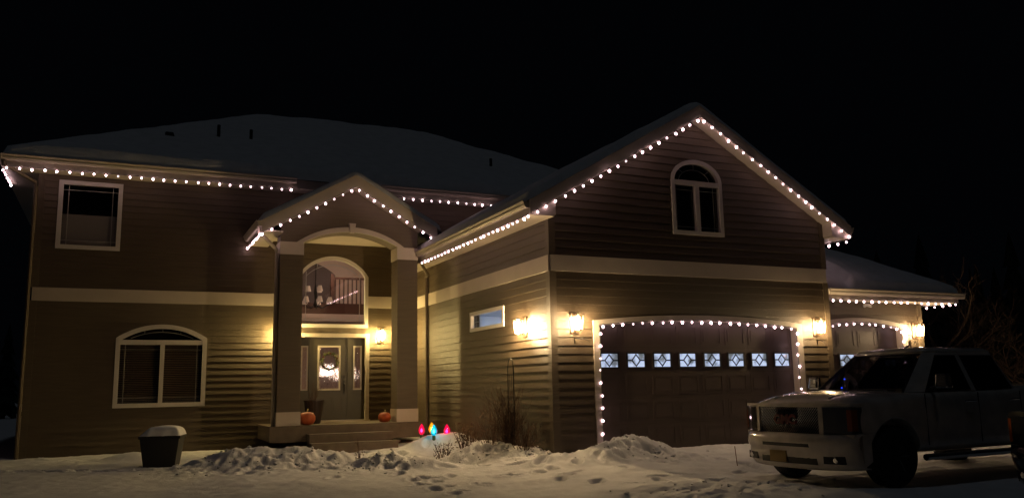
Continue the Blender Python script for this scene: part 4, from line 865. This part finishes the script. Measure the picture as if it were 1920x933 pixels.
    for i in range(0, 40):
        for sg in (-1, 1):
            z0, z1 = .71, 1.05; y0 = -.85+i*.036; k = .9*(z1-z0); y1 = y0+k
            ya, yb = max(y0, -.55), min(y1, .55)
            if yb-ya < .02: continue
            za, zb = z0+(ya-y0)/.9, z0+(yb-y0)/.9
            if sg < 0: za, zb = z0+z1-za, z0+z1-zb
            m.tube([(fx(ya)+.03, ya, za), (fx((ya+yb)/2)+.03, (ya+yb)/2, (za+zb)/2), (fx(yb)+.03, yb, zb)], .005, 4)
    m.build('lattice', 'chrome', g)
    for y in (-.575, .575): strip('grille_surround', paint, lin(y-.03, y+.03, 3), .71, 1.056, -.22, .012)
    if badge:
        cu = bpy.data.curves.new('badge', 'FONT'); cu.body = 'GMC'; cu.size = .17; cu.extrude = .012; cu.bevel_depth = .006; cu.offset = .008; cu.align_x = 'CENTER'; cu.align_y = 'CENTER'; cu.space_character = 1.08
        fo = bpy.data.objects.new('tmpf', cu); COL.objects.link(fo); dg = bpy.context.evaluated_depsgraph_get(); bme = bpy.data.meshes.new_from_object(fo.evaluated_get(dg)); bpy.data.objects.remove(fo); bme.materials.clear(); bme.materials.append(M['badge_red'])
        linked('emblem', bme, g, (.022, 0, .885), (math.pi/2, 0, -math.pi/2))
    else:
        m = MB(); m.box(.01, .04, -.18, .18, .89, .94); m.build('emblem', 'chrome', g)
        strip('grille_bar', 'chrome', lin(-.55, .55, 9), .895, .935, -.05, .01, g)
    for sy in (-1, 1):
        hl = strip('headlight', 'lens', lin(sy*.61, sy*.955, 7), .72, 1.05, -.2, .008); strip('turn_signal', 'amber_lens' if badge else 'amber_painted_lit', lin(sy*.91, sy*.962, 4), .75, 1.02, -.1, .012, hl)
        strip('chrome_bezel', 'chrome', lin(sy*.61, sy*.95, 7), 1.0515, 1.057, -.1, .01, hl)
    # bumper: swept profile
    ys_ = lin(-1.0, 1.0, 25); prof = [(.12, .235), (.03, .25), (-.01, .31), (-.035, .44), (-.035, .50), (-.06, .53), (-.078, .60), (-.065, .66), (.0, .70), (.12, .705)]
    m = MB(); v = []; f = []
    for y in ys_: v += [(fx(y)+.10*max(0, abs(y)-.8)/.2+dx, y, z+.03*abs(y)**3*(1 if z < .42 else 0)) for dx, z in prof]
    k = len(prof)
    for i in range(len(ys_)-1):
        for a in range(k-1): f.append((i*k+a, i*k+a+1, i*k+k+a+1, i*k+k+a))
    m.add(v, f); bp_ = m.build('bumper', paint, t, smooth=True, fixn=True); so2 = bp_.modifiers.new('t', 'SOLIDIFY'); so2.thickness = .02; so2.offset = 0
    for sy in (-1, 1):
        ys2 = lin(sy*.985, sy*1.0, 2)
        m = MB(); m.add([(fx(1)+.1, sy*1.0, .28), (fx(1)+.1, sy*1.0, .70), (.50, sy*1.005, .69), (.50, sy*1.005, .36), (fx(1)+.1, sy*.96, .28), (fx(1)+.1, sy*.96, .70), (.50, sy*.97, .69), (.50, sy*.97, .36)], [(0, 1, 2, 3), (4, 7, 6, 5), (0, 4, 5, 1), (1, 5, 6, 2), (2, 6, 7, 3), (3, 7, 4, 0)]); m.build('bumper_end', paint, bp_, fixn=True)
        strip('fog_light', 'plastic_dark', lin(sy*.60, sy*.86, 5), .33, .43, -.02, .042, bp_); m = MB(); m.lathe([(.04, 0), (.03, .01)], 12); m.v = [(fx(.76)-.046-z, sy*.76+x, .38+y) for x, y, z in m.v]; m.build('fog_lens', 'chrome', bp_, fixn=True)
    strip('intake', 'plastic_dark', lin(-.42, .42, 9), .535, .59, 0, .083, bp_); strip('lower_intake', 'plastic_dark', lin(-.5, .5, 9), .31, .42, -.02, .036, bp_)
    strip('license_plate', 'plate_yellow', lin(.0, .31, 3), .32, .47, .03, .056, bp_)
    # wheels
    for wx in (1.0, 4.64):
        for sy in (-1, 1):
            wh = empty('wheel', (wx, sy*.86, .40)); wh.parent = t
            m = MB(); m.lathe([(.25, -.125), (.37, -.135), (.40, -.10), (.405, 0), (.40, .10), (.37, .135), (.25, .125), (.24, 0)], 36); m.v = [(x, z, y) for x, y, z in m.v]; m.build('tyre', 'rubber', wh, smooth=True, fixn=True)
            m = MB(); m.lathe([(.25, -.1), (.235, .11*1), (.2, .06), (.08, .05), (.07, .1), (.02, .11)], 24); m.v = [(x, sy*z, y) for x, y, z in m.v]
            m.build('rim', 'rim', wh, fixn=True)
            m = MB()
            for k in range(6):
                a = k*math.pi/3; c_, s_ = math.cos(a), math.sin(a); m.tube([(.05*c_, sy*.10, .05*s_), (.23*c_, sy*.10, .23*s_)], .028, 5)
            m.build('spoke', 'rim', wh)
    for sy in (-1, 1):
        mi = MB(); mi.hexa([(1.78, sy*1.03, 1.27), (1.78, sy*1.24, 1.27), (1.90, sy*1.25, 1.27), (1.88, sy*1.03, 1.27), (1.81, sy*1.04, 1.47), (1.81, sy*1.22, 1.47), (1.90, sy*1.23, 1.46), (1.88, sy*1.04, 1.46)]); mo = mi.build('mirror', 'chrome', t, fixn=True); bv = mo.modifiers.new('b', 'BEVEL'); bv.width = .025; bv.segments = 2
        m = MB(); m.tube([(1.85, sy*.90, 1.25), (1.84, sy*1.06, 1.30)], .03, 6); m.build('mirror_arm', 'plastic_dark', mo)
        for hx in (2.55, 3.55): m = MB(); m.tube([(hx-.09, sy*1.003, 1.08), (hx-.08, sy*1.04, 1.085), (hx+.08, sy*1.04, 1.085), (hx+.09, sy*1.003, 1.08)], .014, 6); m.build('door_handle', 'chrome', t)
        for dx in (1.62, 2.75, 3.72): m = MB(); m.box(dx-.003, dx+.003, sy*1.0-.006, sy*1.0+.006, .52, 1.2); m.build('door_seam', 'plastic_dark', t)
        m = MB(); m.tube([(1.55, sy*.98, .36), (3.9, sy*.98, .36)], .045, 8); m.build('running_board', 'chrome', t)
        m = MB(); m.tube([(1.39, sy*.1, 1.262), (1.43, sy*.62, 1.268)], .009, 4); m.build('wiper', 'plastic_dark', t)
    m = MB(); m.tube([(2.6, 0, 1.865), (2.62, 0, 1.88), (2.72, 0, 1.93)], .03, 6, r1=.006); m.build('antenna_fin', 'plastic_dark', t)
    if badge:
        for p in ((1.80, .50, 1.42), (1.86, .62, 1.29)): m = MB(); m.lathe([(.004, -.012), (.014, 0), (.004, .012)], 8, p); m.build('dash_light', 'dash_blue', t)
    return t
gzt = -.165
pickup((1.05, -4.82, gzt), math.radians(182.57), 'paint_white', 'white crew-cab pickup parked across the drive before the garage doors', True)
pickup((2.2, -8.1, -.27), math.radians(181), 'paint_dark', 'dark pickup with amber turn signal parked alongside the white pickup', False)
